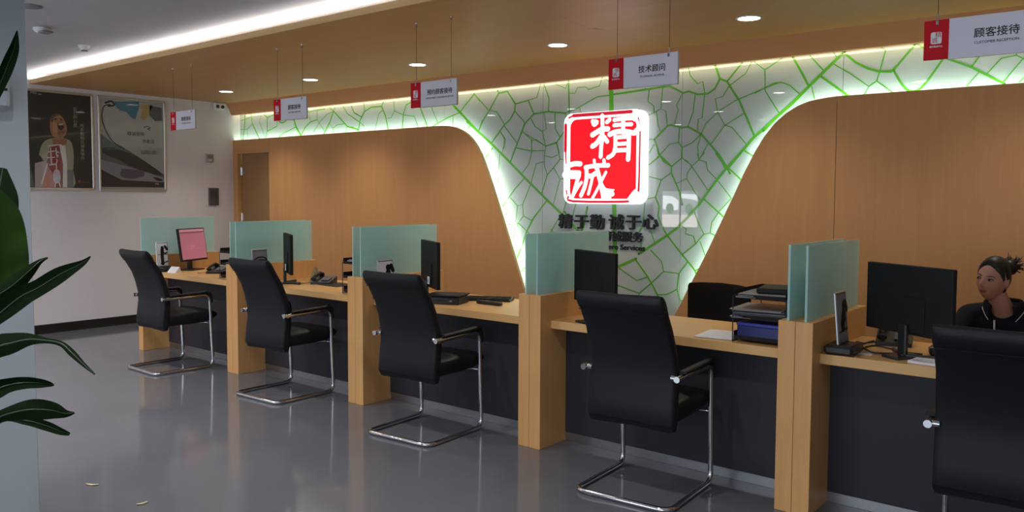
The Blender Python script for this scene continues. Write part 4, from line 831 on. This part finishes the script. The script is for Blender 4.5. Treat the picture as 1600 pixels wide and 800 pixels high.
# ================================================================== computer screens
def monitor(label, L, R, ztop, h, base, screen='dark_screen', tilt=0.0, sticker=False, lean=0.0):
    """L, R: the left and right end of the housing as a customer sees its back"""
    L = Vector((*L, 0)); R = Vector((*R, 0)); w = (R - L).length; c = (L + R) / 2
    ang = math.atan2(R.y - L.y, R.x - L.x)
    t = thing('computer_monitor', label, 'monitor', (c.x, c.y, ZT), ang)
    z1 = ztop - ZT; z0 = z1 - h
    hx = w / 2
    hm = MB().box(-hx, hx, -.012, .016, z0, z1, .004).build('housing', MT['black_matt'], t)
    if lean: pass
    MB().box(-hx + .012, hx - .012, .0161, .0168, z0 + .02, z1 - .012).build('screen', MT['screen'] if screen == 'dark_screen' else MT[screen], hm)
    MB().box(-hx * .42, hx * .42, -.018, -.012, z0 + .01, z1 - h * .45, .005).build('back_cover', MT['black_matt'], hm)
    b = MB().box(-.025, .025, -.040, -.016, .012, z0 + .05, .006)
    b.build('stand_neck', MT['black'], t)
    b = MB()
    for s in (-1, 1): b.tube([(0, -.032, .013), (s * .13, .08 if base else .05, .0115)], .011, 8)
    b.box(-.05, .05, -.11, .06, .0, .012, .004); b.build('stand_foot', MT['black'], t)
    if sticker:
        MB().box(.04, .10, -.0315, -.0305, z0 + .03, z0 + .085).build('label_sticker', MT['paper'], hm)
        MB().box(.05, .08, -.0319, -.0314, z0 + .04, z0 + .065).build('sticker_print', flat('stk', (.25, .35, .55)), hm)
    return t
m1 = None
# the one turned so that its pink screen shows
t = thing('computer_monitor', 'computer monitor with a lit pink screen on the desk nearest the poster wall', 'monitor', (-7.775, 4.37, ZT), 0)
L1, R1_ = Vector((-7.69, 4.18, 0)), Vector((-7.86, 4.56, 0))
a = math.atan2(R1_.y - L1.y, R1_.x - L1.x)
t.rotation_euler = (0, 0, a + PI)     # local -x towards R1: the screen faces the aisle
tl = Matrix.Rotation(math.radians(-7), 4, 'X')
hm = MB().box(-.205, .205, -.016, .012, -.165, .165, .004).build('housing', MT['black_matt'], t, (0, 0, .26), (math.radians(8), 0, 0))
MB().box(-.195, .195, .0121, .0126, -.148, .155).build('screen', MT['pink'], hm)
b = MB().box(-.193, .193, .0127, .0130, .118, .128).box(-.150, .193, .0127, .0130, .110, .1125)
b.build('screen_toolbar', MT['pink_bar'], hm)
b = MB().box(-.18, .193, .0127, .0130, .13, .152); b.build('screen_header', MT['pink_pale'], hm)
b = MB().box(-.13, -.128, .0127, .0130, -.04, .09).box(-.13, .10, .0127, .0130, -.042, -.04).box(-.02, .05, .0127, .0130, -.02, -.012).box(.0, .045, .0127, .0130, -.035, -.03)
b.build('screen_window_lines', MT['pink_pale'], hm)
MB().box(-.03, .03, -.05, -.02, .01, .24, .006).build('stand_neck', MT['black'], t)
MB().box(-.10, .10, -.10, .07, 0, .012, .004).build('stand_foot', MT['black'], t)

monitor('thin black monitor seen edge-on on the second desk', (-6.155, 4.335), (-5.765, 4.125), 1.218, .34, True, sticker=True)
monitor('black monitor with a small white sticker on the middle desk', (-4.475, 4.39), (-4.075, 4.155), 1.218, .34, True, sticker=True)
monitor('black monitor showing its back behind the fourth visitor chair', (-2.955, 4.25), (-2.535, 4.055), 1.218, .32, False)
monitor('largest black monitor beside the seated person', (-1.215, 4.34), (-.775, 4.085), 1.228, .33, False)

# ================================================================== feedback tablets on docks
def tablet(label, x, y, rz, pic, h=.245, wd=.15):
    t = thing('tablet_stand', label, 'tablet', (x, y, ZT), rz)
    MB().box(-.065, .075, -.09, .09, 0, .05, .014).build('dock', MT['black'], t)
    tb = MB().box(-.007, .007, -wd / 2, wd / 2, .0, h, .004).build('tablet', MT['steel'], t, (.0, 0, .048), (0, math.radians(-5), 0))
    MB().box(.0071, .0078, -wd / 2 + .008, wd / 2 - .008, .012, h - .012).build('picture_screen', MT[pic[0]], tb)
    b = MB(); f = lambda a, c, d: (.0084, a, c)
    for pts, w_ in pic[1]: stroke(b, pts, w_, f, 0, 0, True, 4)
    b.build('picture', MT[pic[2]], tb)
    return t
fig = [([(0, .19), (.005, .18)], .03), ([(0, .17), (-.003, .10), (.0, .03)], .034), ([(.0, .15), (.03, .13), (.045, .14)], .014), ([(-.045, .12), (.05, .12)], .006), ([(.03, .20), (.05, .17)], .025), ([(-.02, .03), (.05, .05)], .012)]
man = [([(.02, .19), (.022, .18)], .045), ([(.02, .15), (-.01, .10), (.0, .08)], .05), ([(.05, .20), (.066, .165)], .035), ([(-.02, .085), (.04, .12)], .02), ([(-.06, .06), (.06, .07)], .012)]
car = [([(-.055, .16), (-.02, .178), (.03, .18), (.065, .165)], .012), ([(-.065, .15), (.0, .155), (.068, .15)], .016), ([(-.05, .14), (.06, .14)], .008)]
tablet('white upright photo tablet with a standing figure, on the desk nearest the poster wall', -7.835, 4.085, 0, ('paper', fig, 'ink'), .245, .125)
tablet('photo tablet with a small car picture behind the second visitor chair', -6.13, 4.07, 0, ('grey', car, 'ink'), .25)
tablet('photo tablet with a dark figure behind the third visitor chair', -4.50, 4.05, 0, ('lilac', man, 'ink'))
tablet('grey tablet standing in a black dock on the desk of the seated person', -1.265, 4.115, 0, ('grey', man, 'black'), .255)

# ================================================================== document trays
def tray_stack(label, x, y, w, d, h=.27, tiers=3):
    t = thing('document_tray', label, 'document tray', (x, y, ZT), 0, 'black three-tier document trays')
    b = MB()
    for xx in (0, w):
        b.tube([(xx, 0, 0), (xx, 0, h * .9), (xx, d, h), (xx, d, 0)], .0035, 8); b.tube([(xx, 0, .004), (xx, d, .004)], .0035, 8)
    b.tube([(0, d, h), (w, d, h)], .0035, 8)
    b.build('wire_frame', MT['black'], t)
    for k in range(tiers):
        z = .012 + k * (h - .05) / (tiers - 1)
        s = MB().box(.004, w - .004, .004, d - .004, z, z + .002)
        for xx in (.004, w - .006): s.box(xx, xx + .002, .004, d - .004, z, z + .045)
        s.box(.004, w - .004, .004, .006, z, z + .022); s.box(.004, w - .004, d - .006, d - .004, z, z + .045)
        s.build('shelf', MT['mesh_black'], t)
    return t
def sheets(name, label, cat, x, y, z, w, d, n, mats, rz=0, jitter=.012, th=.004, group=None):
    t = thing(name, label, cat, (x, y, z), rz, group)
    for k in range(n):
        jx, jy, ja = [(random.random() - .5) * 2 * jitter for _ in range(3)]
        MB().box(-w / 2, w / 2, -d / 2, d / 2, 0, th, .0006).build('sheet', mats[k % len(mats)], t, (jx, jy, k * (th + .0004)), (0, 0, ja * 4))
    return t
tray_stack('black three-tier document tray on the desk nearest the poster wall', -6.84, 4.11, .26, .33)
sheets('paper_stack', 'papers in the middle tier beside the pink screen', 'papers', -6.70, 4.27, ZT + .125, .20, .27, 4, [MT['paper'], MT['grey']])
tray_stack('black three-tier document tray at the end of the second desk', -5.055, 4.09, .25, .33)
sheets('paper_stack', 'papers lying in the top tier at the end of the second desk', 'papers', -4.92, 4.25, ZT + .235, .19, .26, 7, [MT['grey'], MT['lilac'], MT['slate']])
sheets('paper_stack', 'papers in the lower tier at the end of the second desk', 'papers', -4.92, 4.25, ZT + .015, .19, .26, 6, [MT['grey'], MT['brown']])
tray_stack('black three-tier document tray standing over the blue file', -1.82, 4.075, .285, .375)
t = thing('file_box', 'dark blue file box in the bottom of the document tray', 'file box', (-1.675, 4.23, ZT + .0155))
MB().box(-.125, .125, -.145, .145, 0, .072, .003).build('box', MT['blue'], t)
MB().box(-.128, .128, -.148, .148, .072, .088, .003).build('lid', MT['blue_top'], t)
sheets('magazine_stack', 'sheaf of grey magazines sticking out of the middle tier above the blue file', 'magazines', -1.705, 4.235, ZT + .1265, .27, .30, 10, [MT['mag'], MT['mag2'], MT['mag'], MT['slate']], .12, .012, .0045)
sheets('magazine_stack', 'magazines with curled pages in the top tier above the blue file', 'magazines', -1.69, 4.24, ZT + .2365, .25, .30, 5, [MT['mag2'], MT['mag']], .10, .010, .004)
t = thing('folder', 'black folder lying on top of the magazines', 'folder', (-1.64, 4.26, ZT + .2595), .2)
MB().box(-.10, .10, -.12, .12, 0, .028, .006).build('cover', MT['black_matt'], t)
MB().box(-.095, .102, -.115, .115, .008, .02).build('pages', MT['grey'], t)
sheets('paper_sheet', 'loose white sheets lying beside the blue file', 'paper', -1.945, 4.215, ZT + .0005, .21, .28, 3, [MT['paper']], .12, .008, .0012)

# ================================================================== small things on the desks
t = thing('tent_card', 'small white card lying by the black dock near the pink screen', 'card', (-7.655, 4.105, ZT), .35)
MB().prism([(-.045, 0), (.045, 0), (.02, .055), (-.035, .006)], lambda a, c, d: (d, a, c), -.05, .05).build('card', MT['paper'], t)
MB().box(-.03, .02, -.012, -.0105, .012, .014).build('print', MT['ink'], t, (0, -.006, 0))
def keyboard(label, x, y, rz, w=.42, d=.13, z=0.0):
    t = thing('keyboard', label, 'keyboard', (x, y, ZT + z), rz)
    MB().prism([(-d / 2, 0), (d / 2, 0), (d / 2, .022), (-d / 2, .010)], lambda a, c, dd: (dd, a, c), -w / 2, w / 2).build('base', MT['black'], t)
    b = MB()
    for r_ in range(5):
        for c_ in range(15):
            x0 = -w / 2 + .012 + c_ * (w - .024) / 15; y0 = -d / 2 + .010 + r_ * (d - .02) / 5; zz = .012 + (y0 + d / 2) / d * .012
            b.box(x0, x0 + (w - .024) / 15 - .003, y0, y0 + (d - .02) / 5 - .003, zz - .001, zz + .005)
    b.build('keys', MT['black_matt'], t)
    return t
def telephone(label, x, y, rz):
    t = thing('telephone', label, 'telephone', (x, y, ZT), rz)
    MB().prism([(-.09, 0), (.09, 0), (.09, .06), (-.09, .02)], lambda a, c, d: (d, a, c), -.085, .085).build('base', MT['black'], t)
    b = MB().tube(fillet([(-.055, -.085, .035), (-.055, -.07, .065), (-.055, .06, .088), (-.055, .085, .065)], .03), .013, 10)
    b.ell((-.055, -.085, .045), (.025, .022, .018)).ell((-.055, .085, .072), (.025, .022, .018)); b.build('handset', MT['black_matt'], t)
    b = MB()
    for i in range(4):
        for j in range(3): b.box(.0 + j * .024, .018 + j * .024, -.06 + i * .026, -.04 + i * .026, .033 + i * .0058, .042 + i * .0058, .002)
    b.build('keypad', MT['grey'], t)
    b = MB(); n = 90
    b.tube([(-.085 - .09 * k / n + .007 * math.cos(k), -.07 - .05 * math.sin(PI * k / n) + .007 * math.sin(k), .008 + .006 * (1 - k / n)) for k in range(n)], .002, 5)
    b.build('cord', MT['black'], t)
    return t
def cable(label, pts, r, mat='black'):
    b = MB().tube([(x, y, ZT + max(z, r)) for x, y, z in fillet(pts, .06, 6)], r, 8)
    return tag(b.build('cable', MT[mat]), label, 'cable')
telephone('black desk telephone between the pink screen and the document tray', -7.28, 4.36, .6)
keyboard('black keyboard behind the pink screen', -7.50, 4.58, -.1)
cable('brown cable looping beside the telephone near the pink screen', [(-7.15, 4.52, 0), (-7.05, 4.45, .05), (-6.98, 4.35, .03), (-6.93, 4.22, 0)], .005, 'brown')
t = thing('desk_calendar', 'cream folded desk calendar behind the edge-on monitor', 'calendar', (-5.93, 4.50, ZT), -.5)
MB().prism([(-.05, 0), (.05, 0), (.0, .13)], lambda a, c, d: (d, a, c), -.065, .065).build('folded_card', MT['cream'], t)
b = MB()
for k in range(4): b.box(-.05, .05, -.0375 + .0, -.036, .03 + k * .02, .034 + k * .02)
b.build('print', MT['paper'], t, (0, -.004, -.0))
telephone('black desk telephone with raised handset on the second desk', -5.74, 4.44, .5)
MB()
t = thing('desk_mat', 'thin black desk mat on the second desk', 'desk mat', (-5.55, 4.44, ZT), -.05)
MB().box(-.13, .13, -.11, .11, 0, .005, .002).build('mat', MT['black_matt'], t)
cable('brown cable curving along the back of the second desk', [(-5.62, 4.62, .05), (-5.5, 4.66, .06), (-5.35, 4.62, .02), (-5.15, 4.60, 0)], .006, 'brown')
# card reader and slab beside the middle monitor
t = thing('card_reader', 'black box-shaped card reader on the middle desk', 'card reader', (-4.045, 4.215, ZT), .35)
MB().box(-.13, .13, -.10, .10, 0, .05, .006).build('housing', MT['black'], t)
MB().box(-.135, .135, -.105, .105, .055, .066, .004).box(-.12, .12, -.09, .09, .05, .056).build('lid', MT['black_matt'], t)
MB().box(.06, .08, -.1015, -.0995, .022, .030).build('badge', MT['steel'], t)
MB().box(-.10, .02, -.1012, -.0995, .024, .03).build('slot', MT['black_matt'], t)
keyboard('black keyboard tilted behind the card reader on the middle desk', -3.93, 4.50, .45, .40, .13, .0)
t = thing('telephone_handset', 'flat black handset lying on the middle desk', 'handset', (-3.78, 4.335, ZT), .0)
MB().box(-.08, .14, -.025, .025, 0, .024, .01).build('body', MT['black'], t)
cable('thin black cables beside the card reader', [(-4.36, 4.30, 0), (-4.30, 4.22, .02), (-4.25, 4.14, .01), (-4.15, 4.10, 0)], .004)
cable('black cable under the monitor on the middle desk', [(-4.42, 4.24, 0), (-4.33, 4.15, .01), (-4.24, 4.11, .0)], .004)
# desk of the seated person
telephone('black telephone behind the dock beside the seated person', -1.14, 4.56, .2)
keyboard('black keyboard in front of the seated person', -.77, 4.56, -.1, .38)
cable('black cable curving from the dock to the largest monitor', [(-1.20, 4.40, .03), (-1.22, 4.22, .03), (-1.14, 4.19, 0), (-1.06, 4.24, 0), (-1.0, 4.28, 0)], .005)
cable('second thin black cable behind the dock', [(-1.22, 4.34, 0), (-1.16, 4.28, .03), (-1.05, 4.30, .01), (-.95, 4.32, 0)], .004)
t = thing('webcam', 'small black device with a silver rim behind the printed card', 'device', (-.86, 4.36, ZT), .3)
MB().box(-.07, .07, -.04, .04, 0, .045, .012).build('body', MT['black'], t)
MB().tube([(-.07, -.041, .045), (.0, -.044, .04), (.07, -.041, .03)], .003, 6).build('rim', MT['steel'], t)
t = thing('printed_card', 'white printed card with a small square mark on the seated person\'s desk', 'card', (-.865, 4.135, ZT), -.12)
MB().box(-.085, .085, -.075, .075, 0, .012, .002).build('card', MT['paper'], t)
b = MB()
for k in range(4): b.box(-.07, .03, -.045 + k * .02, -.042 + k * .02, .0121, .0124)
b.box(.04, .055, -.055, -.04, .0121, .0125)
b.build('print', flat('prn', (.25, .3, .35)), t)
sheets('paper_note', 'small white note under the edge of the black dock', 'note', -1.175, 4.165, ZT + .0005, .07, .06, 1, [MT['paper']], .2, 0, .001)

# ================================================================== the plant at the pillar
t = thing('potted_plant', 'broad-leaved green potted plant in front of the white pillar', 'plant', (-2.45, .45, 0))
base = Vector((-2.45, .45, 0))
MB().lathe((0, 0, 0), [(.15, 0), (.17, .02), (.21, .38), (.225, .40), (.225, .43), (.20, .43), (.195, .38), (.01, .375)], 32).build('pot', MT['pot'], t)
MB().cyl((0, 0), .192, .37, .385, 24).build('soil', MT['soil'], t)
b = MB()
for k in range(4):
    a = k * 1.6; b.tube([(.03 * math.cos(a), .03 * math.sin(a), .37), (.025 * math.cos(a + .5), .025 * math.sin(a + .5), .75), (.02 * math.cos(a + 1), .02 * math.sin(a + 1), 1.05)], [.022, .02, .014], 10)
b.build('stem', MT['leaf_dark'], t)
eye = Vector((0, 0, EYE))
for li, L in enumerate(LEAVES):
    P = [Vector(p) - base for p, w_ in L]; Wd = [w_ for p, w_ in L]
    # resample
    Q = smooth_line([(p.x, p.y, p.z, w_) for p, w_ in zip(P, Wd)], 5)
    b = MB(); rows = []
    n = len(Q)
    for i, q in enumerate(Q):
        p = Vector(q[:3]); a = Vector(Q[max(i - 1, 0)][:3]); c = Vector(Q[min(i + 1, n - 1)][:3])
        tt = (c - a).normalized(); view = (p + base - eye).normalized()
        side = tt.cross(view).normalized(); nrm = side.cross(tt).normalized()
        w_ = max(.001, q[3]); row = []
        for k in range(-4, 5):
            s = k / 4
            wob = .05 * math.sin(i * 1.3 + k * .9 + li) * abs(s)
            row.append(tuple(p + side * (w_ * s) + nrm * (w_ * (.35 * abs(s) ** 1.4 * (1 if li % 2 else -1) + wob))))
        rows.append(row)
    vs = [v for r_ in rows for v in r_]; m_ = 9
    nv = len(vs)
    # a thin leaf with two skins
    th = .0009
    vs2 = [(v[0], v[1], v[2] - th) for v in vs]
    f1 = [(i * m_ + j, i * m_ + j + 1, (i + 1) * m_ + j + 1, (i + 1) * m_ + j) for i in range(n - 1) for j in range(m_ - 1)]
    b.add(vs, f1, True)
    b.add(vs2, [f[::-1] for f in f1], True)
    lf = b.build('leaf', MT['leaf'] if li in (2,) else MT['leaf_dark'], t)
    MB().tube([tuple(Vector(q[:3])) for q in Q], [.0035 * (1 - .85 * i / n) for i in range(n)], 6).build('midrib', MT['leaf_rib'], lf)
    # leaf stalk back to the crown of the plant
    s0 = Vector(Q[0][:3]); cr = Vector((0, 0, .95 if s0.z > .9 else .8))
    d0 = (Vector(Q[1][:3]) - s0).normalized()
    MB().tube(fillet([cr, cr + Vector((0, 0, .12)) + (s0 - cr) * .3, s0 - d0 * .06, s0], .08, 5), .007, 8).build('leaf_stalk', MT['leaf_dark'], t)

# ================================================================== the seated person
HEAD = Vector((-.765, 4.985, 1.118))
hr = Matrix.Rotation(math.radians(-21), 4, 'Z') @ Matrix.Rotation(math.radians(2), 4, 'X') @ Matrix.Rotation(math.radians(8), 4, 'Y')
HM = Matrix.Translation(HEAD) @ hr
def g(x, s): return math.exp(-(x / s) ** 2)
def head_point(th, ph, k=1.0):
    """th 0..pi from the bottom, ph angle, face towards -y"""
    x = math.sin(th) * math.cos(ph); y = math.sin(th) * math.sin(ph); z = -math.cos(th)
    rx, ry, rz = .0715, .093, .115
    X, Y, Z = x * rx, y * ry, z * rz
    if Z < 0:
        f = (-Z / rz); X *= 1 - .34 * f ** 1.6
        if Y > 0: Y *= 1 - .45 * f
        else: Y *= 1 - .04 * f
    front = max(0, -y)
    if front > 0:
        Y += front * .008 * g(Z - .055, .05)                       # flatter forehead
        Y -= .020 * g(X, .0105) * g(Z + .020, .016) * front           # nose tip
        Y -= .010 * g(X, .008) * g(Z - .004, .024) * front            # bridge
        Y -= .005 * (g(X - .013, .008) + g(X + .013, .008)) * g(Z + .026, .009)   # nostril wings
        Y += .0085 * (g(X - .031, .016) + g(X + .031, .016)) * g(Z - .008, .012) * front   # eye sockets
        Y -= .004 * g(Z - .026, .008) * g(abs(X) - .03, .02) * front   # brow
        Y -= .0065 * g(X, .02) * g(Z + .055, .013) * front            # mouth
        Y += .0028 * g(X, .026) * g(Z + .0555, .0025) * front
        Y -= .009 * g(X, .022) * g(Z + .094, .018) * front            # chin
        Y -= .004 * (g(X - .042, .02) + g(X + .042, .02)) * g(Z + .02, .025) * front   # cheeks
    return Vector((X * k, Y * k, Z * k))
def limb(b, pts, rs, n=16):
    pts = [Vector(p) for p in pts]
    S = smooth_line([(p.x, p.y, p.z, r_) for p, r_ in zip(pts, rs)], 5)
    b.tube([s[:3] for s in S], [s[3] for s in S], n)
    b.ell(tuple(pts[0]), (rs[0],) * 3, 14, 9); b.ell(tuple(pts[-1]), (rs[-1],) * 3, 14, 9)
def remeshed(b, name, mat, parent, voxel, smooth_it=2):
    o = b.build(name, mat, None)
    md = o.modifiers.new('r', 'REMESH'); md.mode = 'VOXEL'; md.voxel_size = voxel; md.use_smooth_shade = True
    if smooth_it:
        s = o.modifiers.new('s', 'SMOOTH'); s.iterations = smooth_it; s.factor = .5
    dg = bpy.context.evaluated_depsgraph_get(); dg.update()
    me = bpy.data.meshes.new_from_object(o.evaluated_get(dg)); o.modifiers.clear(); o.data = me
    me.polygons.foreach_set('use_smooth', [True] * len(me.polygons))
    me.materials.clear(); me.materials.append(mat)
    o.parent = parent
    return o
prs = thing('person', 'person in a dark polo shirt seated behind the counter, black hair tied in a bun', 'person', (-.66, 5.2, 0))
off = Matrix.Translation((.66, -5.2, 0))
MB_T = lambda q: (off @ Vector(q))
b = MB()
R = []
for i in range(1, 64):
    th = PI * i / 64
    R.append([tuple(off @ (HM @ head_point(th, 2 * PI * j / 72))) for j in range(72)])
b.rings(R)
O = lambda x, y, z: tuple(off @ Vector((x, y, z)))
neck0 = off @ (HM @ Vector((0, .022, -.055)))
limb(b, [neck0, O(-.735, 5.045, .985), O(-.72, 5.085, .925)], [.047, .050, .060])
for s in (-1, 1):    # ears
    e = HM @ Vector((s * .072, .012, -.006)); rr = (hr @ Matrix.Rotation(s * .35, 4, 'Z')).to_3x3()
    b.ell(tuple(off @ e), (.008, .018, .030), 12, 8, rr)
# torso, pelvis
for z, y, rx, ry in ((.50, 5.25, .165, .11), (.60, 5.23, .145, .10), (.70, 5.20, .150, .10), (.80, 5.16, .165, .105), (.84, 5.12, .165, .09)):
    b.ell(O(-.70, y, z), (rx, ry, .09), 24, 12)
limb(b, [O(-.88, 5.13, .90), O(-.56, 5.13, .905)], [.055, .055])
# arms reaching to the keyboard: shoulder, elbow, wrist
ARM = {-1: [(-.895, 5.12, .895), (-.99, 4.98, .70), (-.96, 4.86, .815), (-.92, 4.68, .825)], 1: [(-.53, 5.13, .905), (-.47, 5.0, .70), (-.55, 4.86, .815), (-.66, 4.70, .825)]}
for s, A in ARM.items():
    limb(b, [O(*A[0]), O(*A[1])], [.050, .040]); limb(b, [O(*A[1]), O(*A[2]), O(*A[3])], [.038, .034, .024])
    w0 = Vector(A[3]); d = (w0 - Vector(A[2])); d.z = -.01; d.normalize(); sd = Vector((d.y, -d.x, 0))
    pc = w0 + d * .045
    b.ell(O(*(pc + Vector((0, 0, -.006)))), (.036, .046, .013), 16, 10, Matrix.Rotation(math.atan2(d.y, d.x) - PI / 2, 3, 'Z'))
    for k, ln in enumerate((.062, .072, .067, .052)):
        st = pc + d * .034 + sd * ((k - 1.5) * .0175)
        fd = (d + sd * (k - 1.5) * .06).normalized()
        limb(b, [O(*st), O(*(st + fd * ln * .5 + Vector((0, 0, .008)))), O(*(st + fd * ln + Vector((0, 0, -.010))))], [.0085, .008, .0065], 8)
    ts = w0 + d * .02 - sd * (s * -.03)
    limb(b, [O(*ts), O(*(ts + d * .03 - sd * (s * -.022))), O(*(ts + d * .056 - sd * (s * -.026) + Vector((0, 0, -.008))))], [.011, .0095, .0075], 8)
# thighs, calves, feet
for s in (-1, 1):
    x = -.68 + s * .10
    limb(b, [O(x, 5.24, .53), O(x + s * .02, 4.84, .54), O(x + s * .02, 4.80, .50)], [.080, .058, .052])
    limb(b, [O(x + s * .02, 4.81, .49), O(x + s * .02, 4.86, .28), O(x + s * .02, 4.90, .09)], [.050, .050, .034])
    limb(b, [O(x + s * .02, 4.92, .05), O(x + s * .03, 4.78, .035)], [.036, .030])
remeshed(b, 'body', MT['skin'], prs, .0045, 2)
# eyes, brows, lips
b = MB(); ir = MB(); br = MB(); lp = MB(); ld = MB()
for s in (-1, 1):
    c = Vector((s * .0305, -.0745, .006))
    b.ell(tuple(off @ (HM @ c)), (.0135, .0095, .0062), 16, 10, hr.to_3x3())
    ir.ell(tuple(off @ (HM @ (c + Vector((-.0035, -.0068, .0005))))), (.0055, .0035, .0056), 12, 8, hr.to_3x3())
    def onface(x, z, lift):
        th = math.acos(max(-1, min(1, -z / .115))); st = math.sin(th); cx = max(-1, min(1, x / (.0715 * st)))
        ph = -math.acos(cx)
        q = head_point(th, ph); q.y -= lift; return tuple(off @ (HM @ q))
    br.tube([onface(s * x, z, .001) for x, z in ((.014, .0235), (.024, .0285), (.036, .0295), (.048, .024))], [.0016, .0026, .0024, .0008], 6)
    ld.tube([onface(s * x, z, .003) for x, z in ((.017, .0075), (.024, .0135), (.032, .0145), (.040, .0115), (.046, .006))], [.0009, .0017, .0018, .0016, .0008], 6)
lp.tube([onface(x, z, .0012) for x, z in ((-.023, -.0545), (-.012, -.0515), (0, -.0525), (.012, -.0515), (.023, -.0545))], [.001, .0032, .003, .0032, .001], 8)
lp.tube([onface(x, z, .0012) for x, z in ((-.020, -.0565), (-.010, -.0605), (0, -.0615), (.010, -.0605), (.020, -.0565))], [.001, .0036, .0042, .0036, .001], 8)
b.build('eyes', MT['eye'], prs); ir.build('irises', MT['iris'], prs); br.build('eyebrows', MT['hair'], prs); lp.build('lips', MT['lip'], prs); ld.build('eyelids', MT['hair'], prs)
# hair: cap drawn back to a bun with loose ends
b = MB(); R = []
N = 72
rowsH = []
for i in range(14, 64):
    th = PI * i / 64; ring = []
    for j in range(N):
        ph = 2 * PI * j / N
        q = head_point(th, ph, 1.0)
        fr = max(0, -math.sin(ph))
        # hairline: high over the forehead, lower at the sides and the nape
        line = -.075 + .155 * fr ** .55 if math.sin(ph) < 0 else -.075
        if -.25 < math.sin(ph) < .0: line = -.02 + .1 * (-math.sin(ph) / .25) ** .7
        if 0 <= math.sin(ph) < .35: line = -.02 - .055 * (math.sin(ph) / .35)
        up = q.z - line
        k = max(-.03, min(1, up / .018))
        q = q * (1 + .085 * k + (.03 if q.z > .05 else 0) * max(0, k)) if k > 0 else q * .93
        ring.append(tuple(off @ (HM @ q)))
    R.append(ring)
b.rings(R)
b.ell(tuple(off @ (HM @ Vector((.022, .098, .062)))), (.040, .040, .042), 18, 12)
b.ell(tuple(off @ (HM @ Vector((.012, .075, .055)))), (.045, .040, .045), 18, 12)
hair = b.build('hair', MT['hair'], prs)
b = MB(); rnd = random.Random(3)
for k in range(60):
    a = rnd.uniform(0, 2 * PI); e = rnd.uniform(-.3, 1.2)
    c = Vector((.022, .098, .062)); d = Vector((math.cos(a) * math.cos(e), abs(math.sin(a)) * math.cos(e) * .8 + .1, math.sin(e))).normalized()
    p0 = c + d * .03; p1 = c + d * rnd.uniform(.05, .06) + Vector((rnd.uniform(-.01, .01), 0, rnd.uniform(-.01, .012))); p2 = c + d * rnd.uniform(.062, .08) + Vector((rnd.uniform(-.018, .018), 0, rnd.uniform(-.022, .015)))
    b.tube([tuple(off @ (HM @ q)) for q in (p0, p1, p2)], [.004, .003, .0008], 5)
b.build('loose_hair', MT['hair'], prs)
b = MB().ell(tuple(off @ (HM @ Vector((.078, -.002, -.036)))), (.004, .004, .004), 8, 6); b.build('earring', MT['steel'], prs)
# polo shirt
b = MB()
for z, y, rx, ry in ((.50, 5.25, .178, .122), (.60, 5.23, .160, .115), (.70, 5.20, .165, .115), (.80, 5.16, .180, .120), (.87, 5.125, .185, .108)):
    b.ell(O(-.70, y, z), (rx, ry, .095), 28, 12)
limb(b, [O(-.885, 5.13, .90), O(-.72, 5.115, .925), O(-.555, 5.135, .905)], [.064, .068, .064])
b.ell(O(-.722, 5.12, .925), (.12, .075, .055), 24, 12)
for s, A in ARM.items():
    m_ = [A[0][i] * .25 + A[1][i] * .75 for i in range(3)]
    limb(b, [O(*A[0]), O(*m_)], [.064, .056])
remeshed(b, 'polo_shirt', MT['navy'], prs, .006, 2)
# collar with white piping
def collar_pt(a, up, out):
    cx, cy, cz = -.722, 5.075, .965
    return O(cx + (.080 + out) * math.cos(a), cy + (.072 + out) * math.sin(a) - up * .25, cz + up - .050 * max(0, -math.sin(a)) ** 2)
b = MB(); pip = MB(); rows = []
n = 30; A0, A1 = math.radians(-52), math.radians(232)
for i in range(n + 1):
    a = A0 + (A1 - A0) * i / n; e = min(i, n - i) / n
    rows.append([collar_pt(a, .040, -.006), collar_pt(a, .046, .002), collar_pt(a, .028, .016), collar_pt(a, -.006 - .03 * max(0, 1 - e * 8), .022), collar_pt(a, -.006 - .03 * max(0, 1 - e * 8), .016), collar_pt(a, .02, .004)])
b.rings(rows, True, True)
b.build('collar', MT['navy'], prs)
pip.tube([collar_pt(A0 + (A1 - A0) * i / n, -.007 - .03 * max(0, 1 - (min(i, n - i) / n) * 8), .022) for i in range(n + 1)], .0022, 6)
pip.build('collar_piping', MT['white'], prs)
b = MB().tube([O(-.752, 4.985, .90), O(-.748, 4.970, .83)], .0045, 8); b.build('zip_tag', MT['white'], prs)
# trousers and shoes
b = MB()
for s in (-1, 1):
    x = -.68 + s * .10
    limb(b, [O(x, 5.24, .53), O(x + s * .02, 4.84, .54), O(x + s * .02, 4.80, .50)], [.090, .068, .062])
    limb(b, [O(x + s * .02, 4.81, .49), O(x + s * .02, 4.86, .28), O(x + s * .02, 4.90, .10)], [.060, .058, .05])
b.ell(O(-.68, 5.26, .54), (.18, .125, .09), 20, 12)
remeshed(b, 'trousers', MT['black_matt'], prs, .009, 1)
for s in (-1, 1):
    x = -.68 + s * .125
    b = MB(); limb(b, [O(x, 4.93, .047), O(x + s * .005, 4.76, .042)], [.045, .040]); b.build('shoe', MT['black'], prs)

# bits of dry leaf on the floor
for k, (x, y, a, l) in enumerate(((-4.44, 1.90, .6, 'pale dry leaf fragment on the floor, the larger and nearer to the pillar'), (-3.975, 1.94, 1.4, 'pale dry leaf sliver on the floor at the bottom edge of the view'))):
    b = MB(); c = .035 if k == 0 else .028
    b.rings([[(x_, w_ * math.cos(q), .0035 + .003 * math.sin(q) + .004 * abs(x_) / c) for q in [2 * PI * j / 8 for j in range(8)]] for x_, w_ in ((-c, .001), (-c * .5, .007), (0, .009), (c * .6, .006), (c, .001))])
    tag(b.build('dry_leaf', MT['cream'], None, (x, y, 0), (0, 0, a)), l, 'leaf fragment')
